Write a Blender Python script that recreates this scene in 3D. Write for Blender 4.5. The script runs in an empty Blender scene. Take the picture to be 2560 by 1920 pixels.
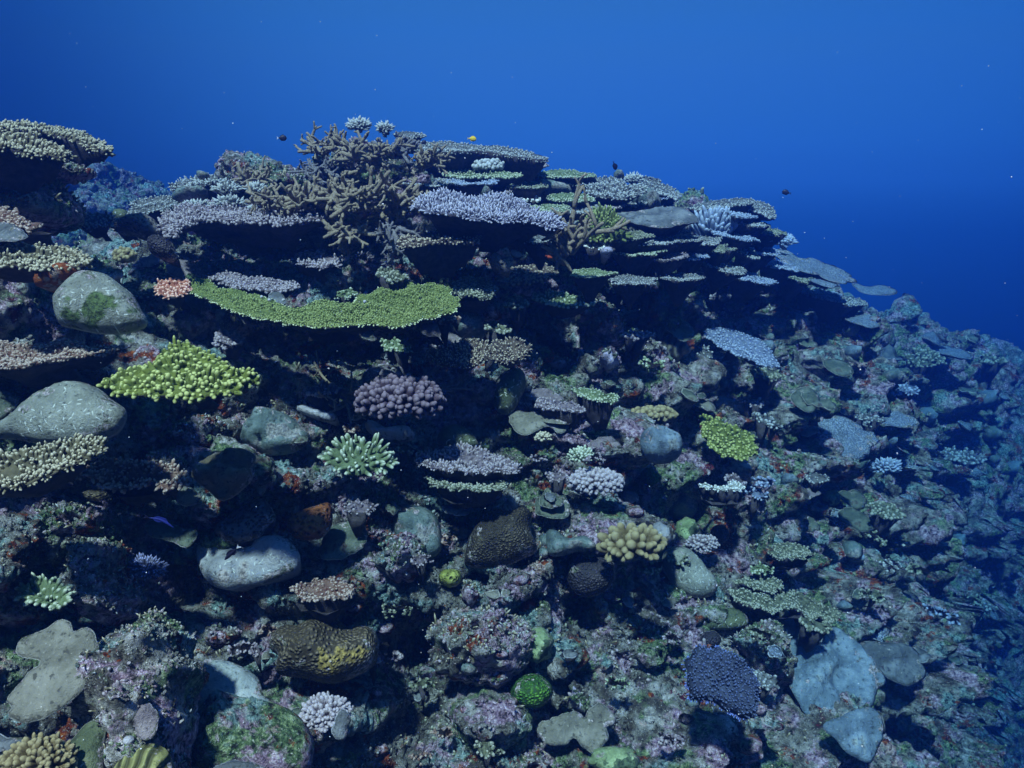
import math
HAZE_TOP = 3.6
EXPOSURE = 1.12
SUN = 5.0
WORLD_K = 0.6
LOBE_AZ, LOBE_LOW = 12.0, 0.22
WORLD_RAMP = [(0.3, (0.0004, 0.003, 0.03)), (0.37, (0.0213, 0.0558, 0.1683)), (0.41, (0.0346, 0.0907, 0.2735)), (0.44, (0.048, 0.1256, 0.3786)), (0.458, (0.0573, 0.15, 0.4523)), (0.4738, (0.0666, 0.1744, 0.5259)), (0.4869, (0.0991, 0.2219, 0.6346)), (0.5, (0.1445, 0.2857, 0.789)), (0.5087, (0.1597, 0.3002, 0.7899)), (0.5218, (0.1859, 0.3406, 0.8324)), (0.5392, (0.2141, 0.3639, 0.7946)), (0.5566, (0.2432, 0.3808, 0.7773)), (0.5713, (0.2659, 0.3945, 0.7264)), (0.5825, (0.254, 0.3968, 0.72)), (0.5954, (0.2698, 0.3948, 0.6265)), (0.66, (0.1, 0.35, 0.75)), (0.8, (0.1, 0.32, 0.6))]
HAZE = dict(density=0.155, color=(0.02, 0.085, 0.35), absorb=(0.0, 0.25, 0.64), g=0.75)
CAVES = [(760, 590, (260, 60), 0.35), (800, 860, (260, 50), 0.3), (1050, 1720, (110, 170), 0.5), (560, 1560, (110, 90), 0.2), (1370, 900, (90, 60), 0.3),
         (1180, 1470, (60, 40), 0.25), (430, 1480, (60, 60), 0.3), (1600, 850, (70, 60), 0.3), (1560, 700, (70, 60), 0.3), (1850, 760, (90, 50), 0.3), (100, 1250, (100, 50), 0.2),
         (1450, 1550, (50, 70), 0.3), (1720, 1290, (50, 50), 0.25), (1250, 1700, (60, 50), 0.2), (1380, 1820, (60, 60), 0.3)]
import bpy, math, random, time
import numpy as np
from mathutils import Vector, geometry
from mathutils.bvhtree import BVHTree
T0 = time.time()
rng = np.random.default_rng(7)
random.seed(7)
scene = bpy.context.scene
COL = scene.collection

# ------------------------------------------------------------------ camera
PITCH = math.radians(14.3)
FPX = 2000.0                                   # focal length for a 2560 px wide frame
cam_d = bpy.data.cameras.new('camera'); cam = bpy.data.objects.new('camera', cam_d); COL.objects.link(cam)
cam_d.sensor_width = 36; cam_d.lens = 36 * FPX / 2560; cam_d.clip_start = 0.02; cam_d.clip_end = 400
cam.location = (0, 0, 0); cam.rotation_euler = (math.pi / 2 - PITCH, 0, 0)
scene.camera = cam
CF = np.array([0, math.cos(PITCH), -math.sin(PITCH)]); CU = np.array([0, math.sin(PITCH), math.cos(PITCH)]); CR = np.array([1., 0, 0])
def ray(u, v):
    u = np.asarray(u, float); v = np.asarray(v, float)
    return CF + ((u - 1280) / FPX)[..., None] * CR + ((960 - v) / FPX)[..., None] * CU

# ------------------------------------------------------------------ view and light
scene.view_settings.view_transform = 'Standard'; scene.view_settings.look = 'None'
scene.view_settings.exposure = EXPOSURE; scene.view_settings.gamma = 1; scene.view_settings.use_curve_mapping = False
scene.render.engine = 'CYCLES'
scene.cycles.use_denoising = True
scene.cycles.max_bounces = 6; scene.cycles.diffuse_bounces = 2; scene.cycles.volume_bounces = 2
scene.cycles.glossy_bounces = 2; scene.cycles.transmission_bounces = 2
scene.cycles.caustics_reflective = False; scene.cycles.caustics_refractive = False
sun_d = bpy.data.lights.new('sun', 'SUN'); sun = bpy.data.objects.new('sun', sun_d); COL.objects.link(sun)
sun_d.energy = SUN; sun_d.angle = math.radians(3.0); sun_d.color = (1.0, 0.88, 0.88)
SUN_DIR = Vector((-0.16, -0.50, 0.85)).normalized()          # towards the sun: high, a little behind the diver
sun.rotation_euler = SUN_DIR.to_track_quat('Z', 'Y').to_euler(); sun.location = SUN_DIR * 6

world = bpy.data.worlds.new('World'); scene.world = world; world.use_nodes = True
wn, wl = world.node_tree.nodes, world.node_tree.links; wn.clear()
w_out = wn.new('ShaderNodeOutputWorld'); w_bg = wn.new('ShaderNodeBackground')
w_tc = wn.new('ShaderNodeTexCoord'); w_sep = wn.new('ShaderNodeSeparateXYZ')
w_mr = wn.new('ShaderNodeMapRange'); w_mr.inputs[1].default_value = -1; w_mr.inputs[2].default_value = 1
w_rp = wn.new('ShaderNodeValToRGB')
wl.new(w_tc.outputs['Generated'], w_sep.inputs[0]); wl.new(w_sep.outputs['Z'], w_mr.inputs[0]); wl.new(w_mr.outputs[0], w_rp.inputs[0])
els = w_rp.color_ramp.elements                              # the light field under water by elevation
els[0].position = 0.0; els[0].color = (0.0002, 0.0010, 0.012, 1)
els[1].position = 1.0; els[1].color = (0.30, 0.75, 1.0, 1)
for p, c in WORLD_RAMP:
    e = els.new(p); e.color = (*c, 1)
# brighter water towards the open side, darker to both sides
w_lob = wn.new('ShaderNodeVectorMath'); w_lob.operation = 'DOT_PRODUCT'
_b = Vector((math.sin(math.radians(LOBE_AZ)), math.cos(math.radians(LOBE_AZ)), 0.40)).normalized(); w_lob.inputs[1].default_value = _b
w_mr2 = wn.new('ShaderNodeMapRange'); w_mr2.interpolation_type = 'SMOOTHSTEP'
w_mr2.inputs[1].default_value = 0.66; w_mr2.inputs[2].default_value = 0.94; w_mr2.inputs[3].default_value = LOBE_LOW; w_mr2.inputs[4].default_value = 1.0
w_mul = wn.new('ShaderNodeMath'); w_mul.operation = 'MULTIPLY'; w_mul.inputs[1].default_value = WORLD_K
wl.new(w_tc.outputs['Generated'], w_lob.inputs[0]); wl.new(w_lob.outputs['Value'], w_mr2.inputs[0])
wl.new(w_mr2.outputs[0], w_mul.inputs[0]); wl.new(w_mul.outputs[0], w_bg.inputs['Strength'])
wl.new(w_rp.outputs[0], w_bg.inputs['Color']); wl.new(w_bg.outputs[0], w_out.inputs[0])

# ------------------------------------------------------------------ noise helpers (numpy)
def _hash(ix, iy, iz):
    h = (ix.astype(np.uint32) * np.uint32(374761393) + iy.astype(np.uint32) * np.uint32(668265263) + iz.astype(np.uint32) * np.uint32(2147483647 - 97))
    h = (h ^ (h >> np.uint32(13))) * np.uint32(1274126177)
    return h ^ (h >> np.uint32(16))
def perlin(p):
    p = np.asarray(p, np.float32); i = np.floor(p).astype(np.int32); f = p - i
    w = f * f * f * (f * (f * 6 - 15) + 10)
    out = np.zeros(len(p), np.float32)
    for dx in (0, 1):
        wx = w[:, 0] if dx else 1 - w[:, 0]
        for dy in (0, 1):
            wy = w[:, 1] if dy else 1 - w[:, 1]
            for dz in (0, 1):
                wz = w[:, 2] if dz else 1 - w[:, 2]
                h = _hash(i[:, 0] + dx, i[:, 1] + dy, i[:, 2] + dz)
                gx = (h & np.uint32(1023)).astype(np.float32) / 511.5 - 1
                gy = ((h >> np.uint32(10)) & np.uint32(1023)).astype(np.float32) / 511.5 - 1
                gz = ((h >> np.uint32(20)) & np.uint32(1023)).astype(np.float32) / 511.5 - 1
                out += wx * wy * wz * (gx * (f[:, 0] - dx) + gy * (f[:, 1] - dy) + gz * (f[:, 2] - dz))
    return out * 1.4
def fbm(p, sc, octv=4, gain=0.5, seed=0.):
    p = np.asarray(p, np.float32); o = np.zeros(len(p), np.float32); a = 1.; s = 1. / sc
    for k in range(octv):
        o += a * perlin(p * s + (seed + 17.3 * k)); a *= gain; s *= 2.03
    return o
def worley(p, sc, seed=0.):
    """1 - F1 distance: round knobs"""
    p = np.asarray(p, np.float32) / sc + seed; i = np.floor(p).astype(np.int32); best = np.full(len(p), 9., np.float32)
    for dx in (-1, 0, 1):
        for dy in (-1, 0, 1):
            for dz in (-1, 0, 1):
                a, b, c = i[:, 0] + dx, i[:, 1] + dy, i[:, 2] + dz
                h = _hash(a, b, c)
                qx = a + (h & np.uint32(1023)).astype(np.float32) / 1023; qy = b + ((h >> np.uint32(10)) & np.uint32(1023)).astype(np.float32) / 1023
                qz = c + ((h >> np.uint32(20)) & np.uint32(1023)).astype(np.float32) / 1023
                d = (p[:, 0] - qx) ** 2 + (p[:, 1] - qy) ** 2 + (p[:, 2] - qz) ** 2
                best = np.minimum(best, d)
    return 1 - np.sqrt(best)
def smooth(x, a, b):
    t = np.clip((x - a) / (b - a), 0, 1); return t * t * (3 - 2 * t)

# ------------------------------------------------------------------ mesh helpers
def mesh_from(name, V, F, mat=None, tip=None, sm=True, rim=None):
    V = np.asarray(V, np.float32); me = bpy.data.meshes.new(name)
    if isinstance(F, tuple): quads, tris = F
    elif len(F) and F.shape[1] == 4: quads, tris = F, np.zeros((0, 3), int)
    else: quads, tris = np.zeros((0, 4), int), F
    nl = quads.size + tris.size; npol = len(quads) + len(tris)
    me.vertices.add(len(V)); me.vertices.foreach_set('co', V.ravel())
    me.loops.add(nl); me.loops.foreach_set('vertex_index', np.concatenate([quads.ravel(), tris.ravel()]).astype(np.int32))
    me.polygons.add(npol)
    st = np.concatenate([np.arange(len(quads)) * 4, quads.size + np.arange(len(tris)) * 3]).astype(np.int32)
    me.polygons.foreach_set('loop_start', st)
    me.polygons.foreach_set('use_smooth', np.full(npol, sm))
    if tip is not None:
        at = me.attributes.new('tip', 'FLOAT', 'POINT'); at.data.foreach_set('value', np.asarray(tip, np.float32))
    if rim is not None:
        at = me.attributes.new('rim', 'FLOAT', 'POINT'); at.data.foreach_set('value', np.asarray(rim, np.float32))
    me.update(calc_edges=True)
    if mat: me.materials.append(mat)
    return me
def link(name, me, parent=None, **props):
    o = bpy.data.objects.new(name, me); COL.objects.link(o)
    if parent is not None: o.parent = parent
    for k, v in props.items():
        if v: o[k] = v
    return o
def root(name, loc, label, cat, group=None):
    o = bpy.data.objects.new(name, None); COL.objects.link(o); o.location = loc; o.empty_display_size = 0.05
    o['label'] = label; o['category'] = cat
    if group: o['group'] = group
    return o
def part(name, V, F, mat, par, tip=None, sm=True, **props):
    loc = np.array(par.location) if par.parent is None else np.array(par.parent.location)
    return link(name, mesh_from(name, np.asarray(V) - loc, F, mat, tip, sm), par, **props)

# ------------------------------------------------------------------ materials
def nodes(name):
    m = bpy.data.materials.new(name); m.use_nodes = True
    n, l = m.node_tree.nodes, m.node_tree.links
    b = n['Principled BSDF']; b.inputs['Roughness'].default_value = 0.85; b.inputs['Specular IOR Level'].default_value = 0.25
    tc = n.new('ShaderNodeTexCoord')
    return m, n, l, b, tc
def _noise(n, l, vec, scale, detail=3, rough=0.6):
    t = n.new('ShaderNodeTexNoise'); t.inputs['Scale'].default_value = scale; t.inputs['Detail'].default_value = detail; t.inputs['Roughness'].default_value = rough
    l.new(vec, t.inputs['Vector']); return t
def _ramp(n, l, src, stops, interp='LINEAR'):
    r = n.new('ShaderNodeValToRGB'); e = r.color_ramp.elements; r.color_ramp.interpolation = interp
    e[0].position, e[0].color = stops[0][0], (*stops[0][1], 1); e[1].position, e[1].color = stops[-1][0], (*stops[-1][1], 1)
    for p, c in stops[1:-1]:
        k = e.new(p); k.color = (*c, 1)
    l.new(src, r.inputs[0]); return r
def _mix(n, l, fac, a, b, mode='MIX'):
    m = n.new('ShaderNodeMix'); m.data_type = 'RGBA'; m.blend_type = mode
    for s, k in ((fac, 0), (a, 6), (b, 7)):
        if isinstance(s, (float, int)): m.inputs[k].default_value = s
        elif isinstance(s, tuple): m.inputs[k].default_value = (*s, 1)
        else: l.new(s, m.inputs[k])
    return m.outputs[2]
g3 = lambda x: (x, x, x)
def mask(n, l, src, a, b):
    m = n.new('ShaderNodeMapRange'); m.inputs[1].default_value = a; m.inputs[2].default_value = b; l.new(src, m.inputs[0]); return m.outputs[0]
def bump(n, l, b, h, strength=0.5, dist=0.01):
    bp = n.new('ShaderNodeBump'); bp.inputs['Strength'].default_value = strength; bp.inputs['Distance'].default_value = dist
    l.new(h, bp.inputs['Height']); l.new(bp.outputs[0], b.inputs['Normal'])

def rock_material(name='reef_rock', lighten=1.0, pale=1.0, green=.52):
    """dead reef rock: brown turf, grey limestone, pink and lilac coralline crust, moss, rust and teal patches"""
    m, n, l, b, tc = nodes(name); v = tc.outputs['Object']; k = lighten
    def off(x, y, z):
        mp = n.new('ShaderNodeMapping'); mp.inputs['Location'].default_value = (x, y, z); l.new(v, mp.inputs[0]); return mp.outputs[0]
    mid = _noise(n, l, v, 13, 6, 0.7); fine = _noise(n, l, v, 55, 5, 0.72); vf = _noise(n, l, off(9, 2, 4), 170, 3, 0.7)
    T = lambda *c: tuple(min(1, x * k) for x in c)
    c = _ramp(n, l, mid.outputs[0], [(0.34, T(.022, .018, .016)), (0.44, T(.07, .062, .05)), (0.51, T(.16, .155, .13)), (0.58, T(.29, .28, .26)), (0.67, T(.50, .48, .46))]).outputs[0]
    def layer(c, vec, scale, a, ramp, w=.05):
        t = _noise(n, l, vec, scale, 6, .68); return _mix(n, l, mask(n, l, t.outputs[0], a, a + w), c, _ramp(n, l, fine.outputs[0], ramp).outputs[0])
    c = layer(c, off(1, 5, 2), 4.5, green, [(0.36, T(.015, .03, .012)), (0.5, T(.07, .12, .045)), (0.63, T(.26, .33, .17))])
    c = layer(c, off(3.1, 7.7, 1.3), 6.0, .525, [(0.36, T(.06, .035, .055)), (0.5, T(.26, .17, .23)), (0.64, T(.58, .48, .55))])
    c = layer(c, off(6.3, 1.1, 9.2), 4.0, .55, [(0.36, T(.02, .045, .045)), (0.5, T(.12, .20, .19)), (0.64, T(.36, .46, .43))])
    c = layer(c, off(-7.3, 4.1, 3.2), 7.0, .60, [(0.36, T(.08, .05, .05)), (0.5, T(.33, .22, .20)), (0.64, T(.62, .50, .44))])
    c = layer(c, off(-5.1, 2.7, 8.3), 6.5, .585, [(0.36, (.04, .006, .003)), (0.5, (.20, .032, .008)), (0.65, (.48, .13, .015))], .03)
    c = layer(c, off(2.2, -6.7, 5.3), 5.5, .64, [(0.36, (.03, .004, .008)), (0.55, (.15, .012, .025)), (0.68, (.30, .05, .07))], .03)
    c = _mix(n, l, mask(n, l, vf.outputs[0], 0.61, 0.69), c, T(.58 * pale, .57 * pale, .54 * pale))
    c = _mix(n, l, mask(n, l, fine.outputs[0], 0.45, 0.37), c, (.012, .013, .010))
    l.new(c, b.inputs['Base Color'])
    h = n.new('ShaderNodeMath'); h.operation = 'ADD'; l.new(fine.outputs[0], h.inputs[0]); l.new(vf.outputs[0], h.inputs[1])
    bump(n, l, b, h.outputs[0], 1.0, 0.025)
    b.inputs['Roughness'].default_value = 0.95
    return m

def coral_material(name, dark, lite, tipc=None, mottle=40, bumps=0.3, mottle_amt=1.0, tip_from=0.55):
    """branching or plate coral: base colour mottled between dark and lite, growing tips in tipc (attribute tip)"""
    m, n, l, b, tc = nodes(name); v = tc.outputs['Object']
    ns = _noise(n, l, v, mottle, 4, 0.6); r = _ramp(n, l, ns.outputs[0], [(0.33, dark), (0.66, lite)])
    c = r.outputs[0]
    n2 = _noise(n, l, v, mottle * 5, 3, 0.6)
    if tipc is not None:
        at = n.new('ShaderNodeAttribute'); at.attribute_name = 'tip'
        c = _mix(n, l, mask(n, l, at.outputs['Fac'], tip_from, 0.98), c, tipc)
    l.new(c, b.inputs['Base Color'])
    bump(n, l, b, n2.outputs[0], bumps, 0.006)
    return m

def massive_material(name, dark, lite, style='smooth', scars=0.0, edge=None, cell=60, patch=None, crust=.17):
    """massive coral: smooth skin with scars, honeycomb cups, or meandering ridges; attribute tip is 1 at the rim"""
    m, n, l, b, tc = nodes(name); v = tc.outputs['Object']
    ns = _noise(n, l, v, 9, 9, 0.72); c = _ramp(n, l, ns.outputs[0], [(0.37, tuple(x * .72 for x in dark)), (0.47, dark), (0.62, lite)]).outputs[0]
    fine = _noise(n, l, v, 150, 4, 0.7)
    c = _mix(n, l, mask(n, l, fine.outputs[0], 0.62, 0.74), c, tuple(min(1, x * 1.7) for x in lite))
    pits = mask(n, l, _noise(n, l, v, 75, 3, .6).outputs[0], 0.40, 0.34); c = _mix(n, l, pits, c, tuple(x * .45 for x in dark))
    hgt = fine.outputs[0]; st = 0.9; dist = 0.009
    if style == 'honeycomb':
        vo = n.new('ShaderNodeTexVoronoi'); vo.inputs['Scale'].default_value = cell; l.new(v, vo.inputs['Vector'])
        pit = mask(n, l, vo.outputs['Distance'], 0.12, 0.5)
        c = _mix(n, l, mask(n, l, vo.outputs['Distance'], 0.32, 0.10), c, tuple(x * 0.18 for x in dark))
        hgt = pit; st = 1.0; dist = 0.012
    if style == 'ridges':
        wv = n.new('ShaderNodeTexWave'); wv.inputs['Scale'].default_value = cell; wv.inputs['Distortion'].default_value = 9; wv.inputs['Detail'].default_value = 2; wv.inputs['Detail Scale'].default_value = 0.6
        l.new(v, wv.inputs['Vector'])
        c = _mix(n, l, mask(n, l, wv.outputs['Fac'], 0.45, 0.1), c, tuple(x * 0.3 for x in dark))
        hgt = wv.outputs['Fac']; st = 1.0; dist = 0.012
    if style == 'warty':
        vo = n.new('ShaderNodeTexVoronoi'); vo.inputs['Scale'].default_value = cell; l.new(v, vo.inputs['Vector'])
        inv = mask(n, l, vo.outputs['Distance'], 0.6, 0.0)
        c = _mix(n, l, mask(n, l, vo.outputs['Distance'], 0.35, 0.7), c, tuple(x * 0.35 for x in dark))
        hgt = inv; st = 1.0; dist = 0.01
    if scars:
        mp = n.new('ShaderNodeMapping'); mp.inputs['Scale'].default_value = (1, 1, 1); l.new(v, mp.inputs[0])
        sx = n.new('ShaderNodeSeparateXYZ'); l.new(v, sx.inputs[0]); dp = n.new('ShaderNodeVectorMath'); dp.operation = 'DOT_PRODUCT'; dp.inputs[1].default_value = (0, .6, .8); l.new(v, dp.inputs[0])
        cb = n.new('ShaderNodeCombineXYZ'); l.new(sx.outputs['X'], cb.inputs['X']); l.new(dp.outputs['Value'], cb.inputs['Y']); v2 = cb.outputs[0]
        vo = n.new('ShaderNodeTexVoronoi'); vo.voronoi_dimensions = '2D'; vo.inputs['Scale'].default_value = 52; l.new(v2, vo.inputs['Vector'])
        # short pale grazing scratches: one small bar per cell, random direction
        sub = n.new('ShaderNodeVectorMath'); sub.operation = 'SUBTRACT'; l.new(v2, sub.inputs[0])
        # position relative to the cell point
        l.new(vo.outputs['Position'], sub.inputs[1])
        rot = n.new('ShaderNodeVectorRotate'); rot.rotation_type = 'Z_AXIS'; l.new(sub.outputs[0], rot.inputs['Vector'])
        sc3 = n.new('ShaderNodeMath'); sc3.operation = 'MULTIPLY'; sc3.inputs[1].default_value = 9.4; spc = n.new('ShaderNodeSeparateColor'); l.new(vo.outputs['Color'], spc.inputs[0]); l.new(spc.outputs[0], sc3.inputs[0]); l.new(sc3.outputs[0], rot.inputs['Angle'])
        st3 = n.new('ShaderNodeVectorMath'); st3.operation = 'MULTIPLY'; st3.inputs[1].default_value = (1, 4.0, 4.0); l.new(rot.outputs[0], st3.inputs[0])
        ln = n.new('ShaderNodeVectorMath'); ln.operation = 'LENGTH'; l.new(st3.outputs[0], ln.inputs[0])
        bar = mask(n, l, ln.outputs['Value'], 0.0065, 0.0045)
        mk = n.new('ShaderNodeMath'); mk.operation = 'MULTIPLY'; l.new(bar, mk.inputs[0])
        cl = _noise(n, l, v, 6, 2); l.new(mask(n, l, cl.outputs[0], 0.66 - 0.2 * scars, 0.70 - 0.2 * scars), mk.inputs[1])
        c = _mix(n, l, mk.outputs[0], c, (.52, .55, .50))
    if patch is not None:
        pn = _noise(n, l, v, patch[1], 4, 0.6); pf = _noise(n, l, v, 90, 4, 0.7)
        pc = _ramp(n, l, pf.outputs[0], [(0.38, tuple(x * 0.25 for x in patch[0])), (0.6, patch[0])]).outputs[0]
        c = _mix(n, l, mask(n, l, pn.outputs[0], patch[2], patch[2] + 0.03), c, pc)
    if edge is not None:
        at = n.new('ShaderNodeAttribute'); at.attribute_name = 'tip'
        c = _mix(n, l, mask(n, l, at.outputs['Fac'], 0.80, 0.97), c, edge)
    # coralline crust and turf creeping in, mostly from the rim
    ar = n.new('ShaderNodeAttribute'); ar.attribute_name = 'rim'
    mo = n.new('ShaderNodeMapping'); mo.inputs['Location'].default_value = (4.4, 8.1, 2.7); l.new(tc.outputs['Object'], mo.inputs[0])
    cn = _noise(n, l, mo.outputs[0], 14, 8, .72); ad = n.new('ShaderNodeMath'); ad.operation = 'MULTIPLY_ADD'; ad.inputs[1].default_value = crust; l.new(ar.outputs['Fac'], ad.inputs[0]); l.new(cn.outputs[0], ad.inputs[2])
    cf = _noise(n, l, mo.outputs[0], 80, 5, .75)
    cc = _ramp(n, l, cf.outputs[0], [(0.36, (.02, .02, .015)), (0.46, (.12, .14, .07)), (0.52, (.26, .20, .24)), (0.62, (.52, .48, .46))]).outputs[0]
    c = _mix(n, l, mask(n, l, ad.outputs[0], .685, .71), c, cc)
    l.new(c, b.inputs['Base Color']); bump(n, l, b, hgt, st, dist)
    b.inputs['Roughness'].default_value = 0.7
    return m
# ================================================================== the reef body
COLS = {
 -400: [(2200,1.45),(1900,1.55),(1500,1.65),(1100,1.8),(800,1.9),(600,2.0),(450,2.15)],
 0:    [(2200,1.65),(1920,1.75),(1600,1.85),(1300,1.95),(1000,2.05),(800,2.15),(600,2.3),(480,2.45),(410,2.6)],
 220:  [(1920,1.82),(1600,1.92),(1300,2.05),(1000,2.2),(800,2.4),(690,2.7),(640,3.0),(605,3.3)],
 330:  [(800,2.5),(700,2.8),(620,3.1),(575,3.35)],
 450:  [(2200,1.9),(1920,1.98),(1600,2.05),(1300,2.2),(1000,2.4),(800,2.65),(640,2.95),(560,3.2),(520,3.4)],
 700:  [(1920,2.1),(1700,2.2),(1500,2.25),(1300,2.35),(1000,2.6),(800,2.8),(600,3.1),(490,3.3),(445,3.5)],
 1000: [(2200,2.1),(1920,2.2),(1600,2.27),(1300,2.4),(1000,2.65),(800,2.85),(600,3.1),(480,3.3),(420,3.6)],
 1300: [(1920,2.15),(1600,2.3),(1300,2.5),(1000,2.8),(800,3.0),(600,3.3),(480,3.6),(435,3.85)],
 1600: [(2200,2.1),(1920,2.25),(1600,2.45),(1300,2.7),(1000,3.1),(800,3.4),(600,3.8),(520,4.1),(490,4.4)],
 1750: [(800,3.8),(650,4.25),(570,4.6),(525,4.85)],
 1900: [(1920,2.5),(1600,2.9),(1300,3.4),(1000,4.1),(800,4.7),(690,5.2),(612,5.5)],
 2150: [(2200,2.7),(1920,3.0),(1600,3.6),(1300,4.5),(1000,5.8),(840,7.0),(785,8.2)],
 2350: [(1920,7.5),(1750,6.6),(1600,5.6),(1300,6.2),(1000,8.2),(900,10),(865,11.5)],
 2560: [(2200,10.5),(1920,10.),(1600,9.),(1300,9.3),(1000,11),(900,13.5),(880,15)],
 2900: [(1920,12),(1400,12),(1000,14),(900,18)],
}
P = []
for u, lst in COLS.items():
    for v, d in lst: P.append(ray(u, v) * d)
    top = ray(u, lst[-1][0]) * lst[-1][1]; h = top[:2] / np.linalg.norm(top[:2])
    for s, dz in ((0.45, 0.16), (1.3, 0.8), (3.0, 2.2)):
        if u > 2000: dz *= 0.55
        P.append(np.array([top[0] + h[0] * s, top[1] + h[1] * s, top[2] - dz]))
# a farther spur of the same reef, seen through the gap on the left
for u, v, d in ((130, 375, 10.5), (250, 420, 10), (350, 452, 9.6), (430, 490, 9.2), (200, 500, 8.2), (330, 560, 7.6), (560, 560, 9.5)):
    P.append(ray(u, v) * d)
for u, v, d in ((130, 375, 10.5), (300, 440, 10), (430, 490, 9.2)): P.append(ray(u, v) * d + np.array([0, 3, -1.2]))
P.append(np.array([-9, 20, -3.5])); P.append(np.array([0, 22, -6])); P.append(np.array([8, 24, -6.5])); P.append(np.array([18, 22, -6.0])); P.append(np.array([18, 8, -8.5]))
P = np.array(P)
def _k(r2): return np.where(r2 > 1e-12, 0.5 * r2 * np.log(np.maximum(r2, 1e-12)), 0)
_xy = P[:, :2]; _A = _k(((_xy[:, None] - _xy[None]) ** 2).sum(-1)) + np.eye(len(P)) * 0.02
_Q = np.c_[np.ones(len(P)), _xy]; _M = np.block([[_A, _Q], [_Q.T, np.zeros((3, 3))]])
_W = np.linalg.solve(_M, np.r_[P[:, 2], 0, 0, 0])
def height(x, y):
    q = np.c_[np.ravel(x), np.ravel(y)]; out = np.empty(len(q))
    for s in range(0, len(q), 20000):
        c = q[s:s + 20000]; out[s:s + 20000] = _k(((c[:, None] - _xy[None]) ** 2).sum(-1)) @ _W[:-3] + _W[-3] + c @ _W[-2:]
    return out.reshape(np.shape(x))

NT, NR, ST = 1401, 1501, 5
TH = np.radians(np.linspace(-48, 47, NT)); RR = np.exp(np.linspace(math.log(1.0), math.log(16.5), NR))
cth, crr = TH[::ST], RR[::ST]
gx = np.outer(crr, np.sin(cth)); gy = np.outer(crr, np.cos(cth)); gz = height(gx, gy)
gz = np.maximum(gz, -9.0)
def up1(a, n, axis):       # linear upsample in index space
    idx = np.linspace(0, a.shape[axis] - 1, n); i = np.minimum(idx.astype(int), a.shape[axis] - 2); f = idx - i
    sh = [1, 1]; sh[axis] = -1; f = f.reshape(sh)
    return np.take(a, i, axis) * (1 - f) + np.take(a, i + 1, axis) * f
Z = up1(up1(gz, NR, 0), NT, 1)
X = np.outer(RR, np.sin(TH)); Y = np.outer(RR, np.cos(TH))
V = np.stack([X, Y, Z], -1).reshape(-1, 3).astype(np.float32)
def grid_normals(V, nr, nt):
    G = V.reshape(nr, nt, 3); a = np.gradient(G, axis=0); b = np.gradient(G, axis=1)
    n = np.cross(b, a).reshape(-1, 3); return n / np.maximum(np.linalg.norm(n, axis=1, keepdims=True), 1e-9)
N = grid_normals(V, NR, NT).astype(np.float32)
DIST = np.linalg.norm(V, axis=1)
out_h = N * np.array([1, 1, 0.15]); out_h /= np.maximum(np.linalg.norm(out_h, axis=1, keepdims=True), 0.05)
sc = np.clip(DIST / 3.0, 0.8, 1.4)                                    # the farther slope is broken up in bigger blocks
big = fbm(V, 0.75, 3, 0.5, 3.3)
med = fbm(V, 0.26, 3, 0.55, 9.1)
# ledges: growth shelves that overhang
wz = V[:, 2] + 0.12 * fbm(V * np.array([1, 1, 0.4], np.float32), 0.7, 2, 0.5, 5.)
amp = smooth(fbm(V, 0.55, 2, 0.5, 21.), -0.25, 0.45)
ph = np.mod(wz / 0.27, 1.0); led = np.where(ph < 0.82, (ph / 0.82) ** 1.7, 1 - (ph - 0.82) / 0.18)
ph2 = np.mod((wz + 0.05 * med) / 0.105, 1.0); led2 = np.where(ph2 < 0.8, (ph2 / 0.8) ** 1.5, 1 - (ph2 - 0.8) / 0.2)
amp2 = smooth(fbm(V, 0.3, 2, 0.5, 31.), -0.2, 0.4)
ledge_k = smooth(DIST, 1.2, 1.8) * (1 - smooth(DIST, 9, 14))
lk = (0.25 + 0.03 * smooth(DIST, 2.9, 4.2))
big = big * (1 - .8 * smooth(V[:, 2], -.38, -.12) * (1 - smooth(DIST, 4.6, 5.2)))
V2 = V + N * (0.15 * big * sc + 0.085 * med)[:, None] + out_h * ((lk * led * amp * np.clip(sc, 1, 1.6) + 0.11 * led2 * amp2 - 0.19) * ledge_k)[:, None]
# caves: pushed in at these places (u, v, radius px, depth m)
for (u, v, r, dep) in CAVES:
    q = V2 @ np.linalg.inv(np.array([CR, CU, CF])).astype(np.float32)
    pu = 1280 + FPX * q[:, 0] / q[:, 2]; pv = 960 - FPX * q[:, 1] / q[:, 2]
    vis = (q[:, 2] < 8)
    g = np.exp(-(((pu - u) / (r[0] if isinstance(r, tuple) else r)) ** 2 + ((pv - v) / (r[1] if isinstance(r, tuple) else r)) ** 2) ** 1.5) * vis
    V2 = V2 + (g * dep)[:, None] * np.array([0, 0.92, -0.38], np.float32)
V2 = V2.astype(np.float32)
N2 = grid_normals(V2, NR, NT).astype(np.float32)
fade = 1 - smooth(DIST, 6, 12)
k1 = np.maximum(worley(V2 + 0.02 * np.stack([med, big, med], -1), 0.07, 3.), 1.6 * worley(V2, 0.16, 5.) * smooth(DIST, 3.5, 5.5)) ; k1 = np.clip(k1, 0, 1)
m1 = smooth(fbm(V2, 0.22, 2, 0.5, 41.), -0.15, 0.35)
s3 = np.clip(DIST / 3.2, 1, 2.2)
V2 = V2 + N2 * (s3 * 0.036 * k1 * m1 + s3 * 0.018 * fbm(V2, 0.06, 3, 0.6, 7.))[:, None]
N2 = grid_normals(V2, NR, NT).astype(np.float32)
near = DIST < 6
q = V2[near]; m2 = smooth(fbm(q, 0.13, 2, 0.5, 51.), -0.2, 0.25)
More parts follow.
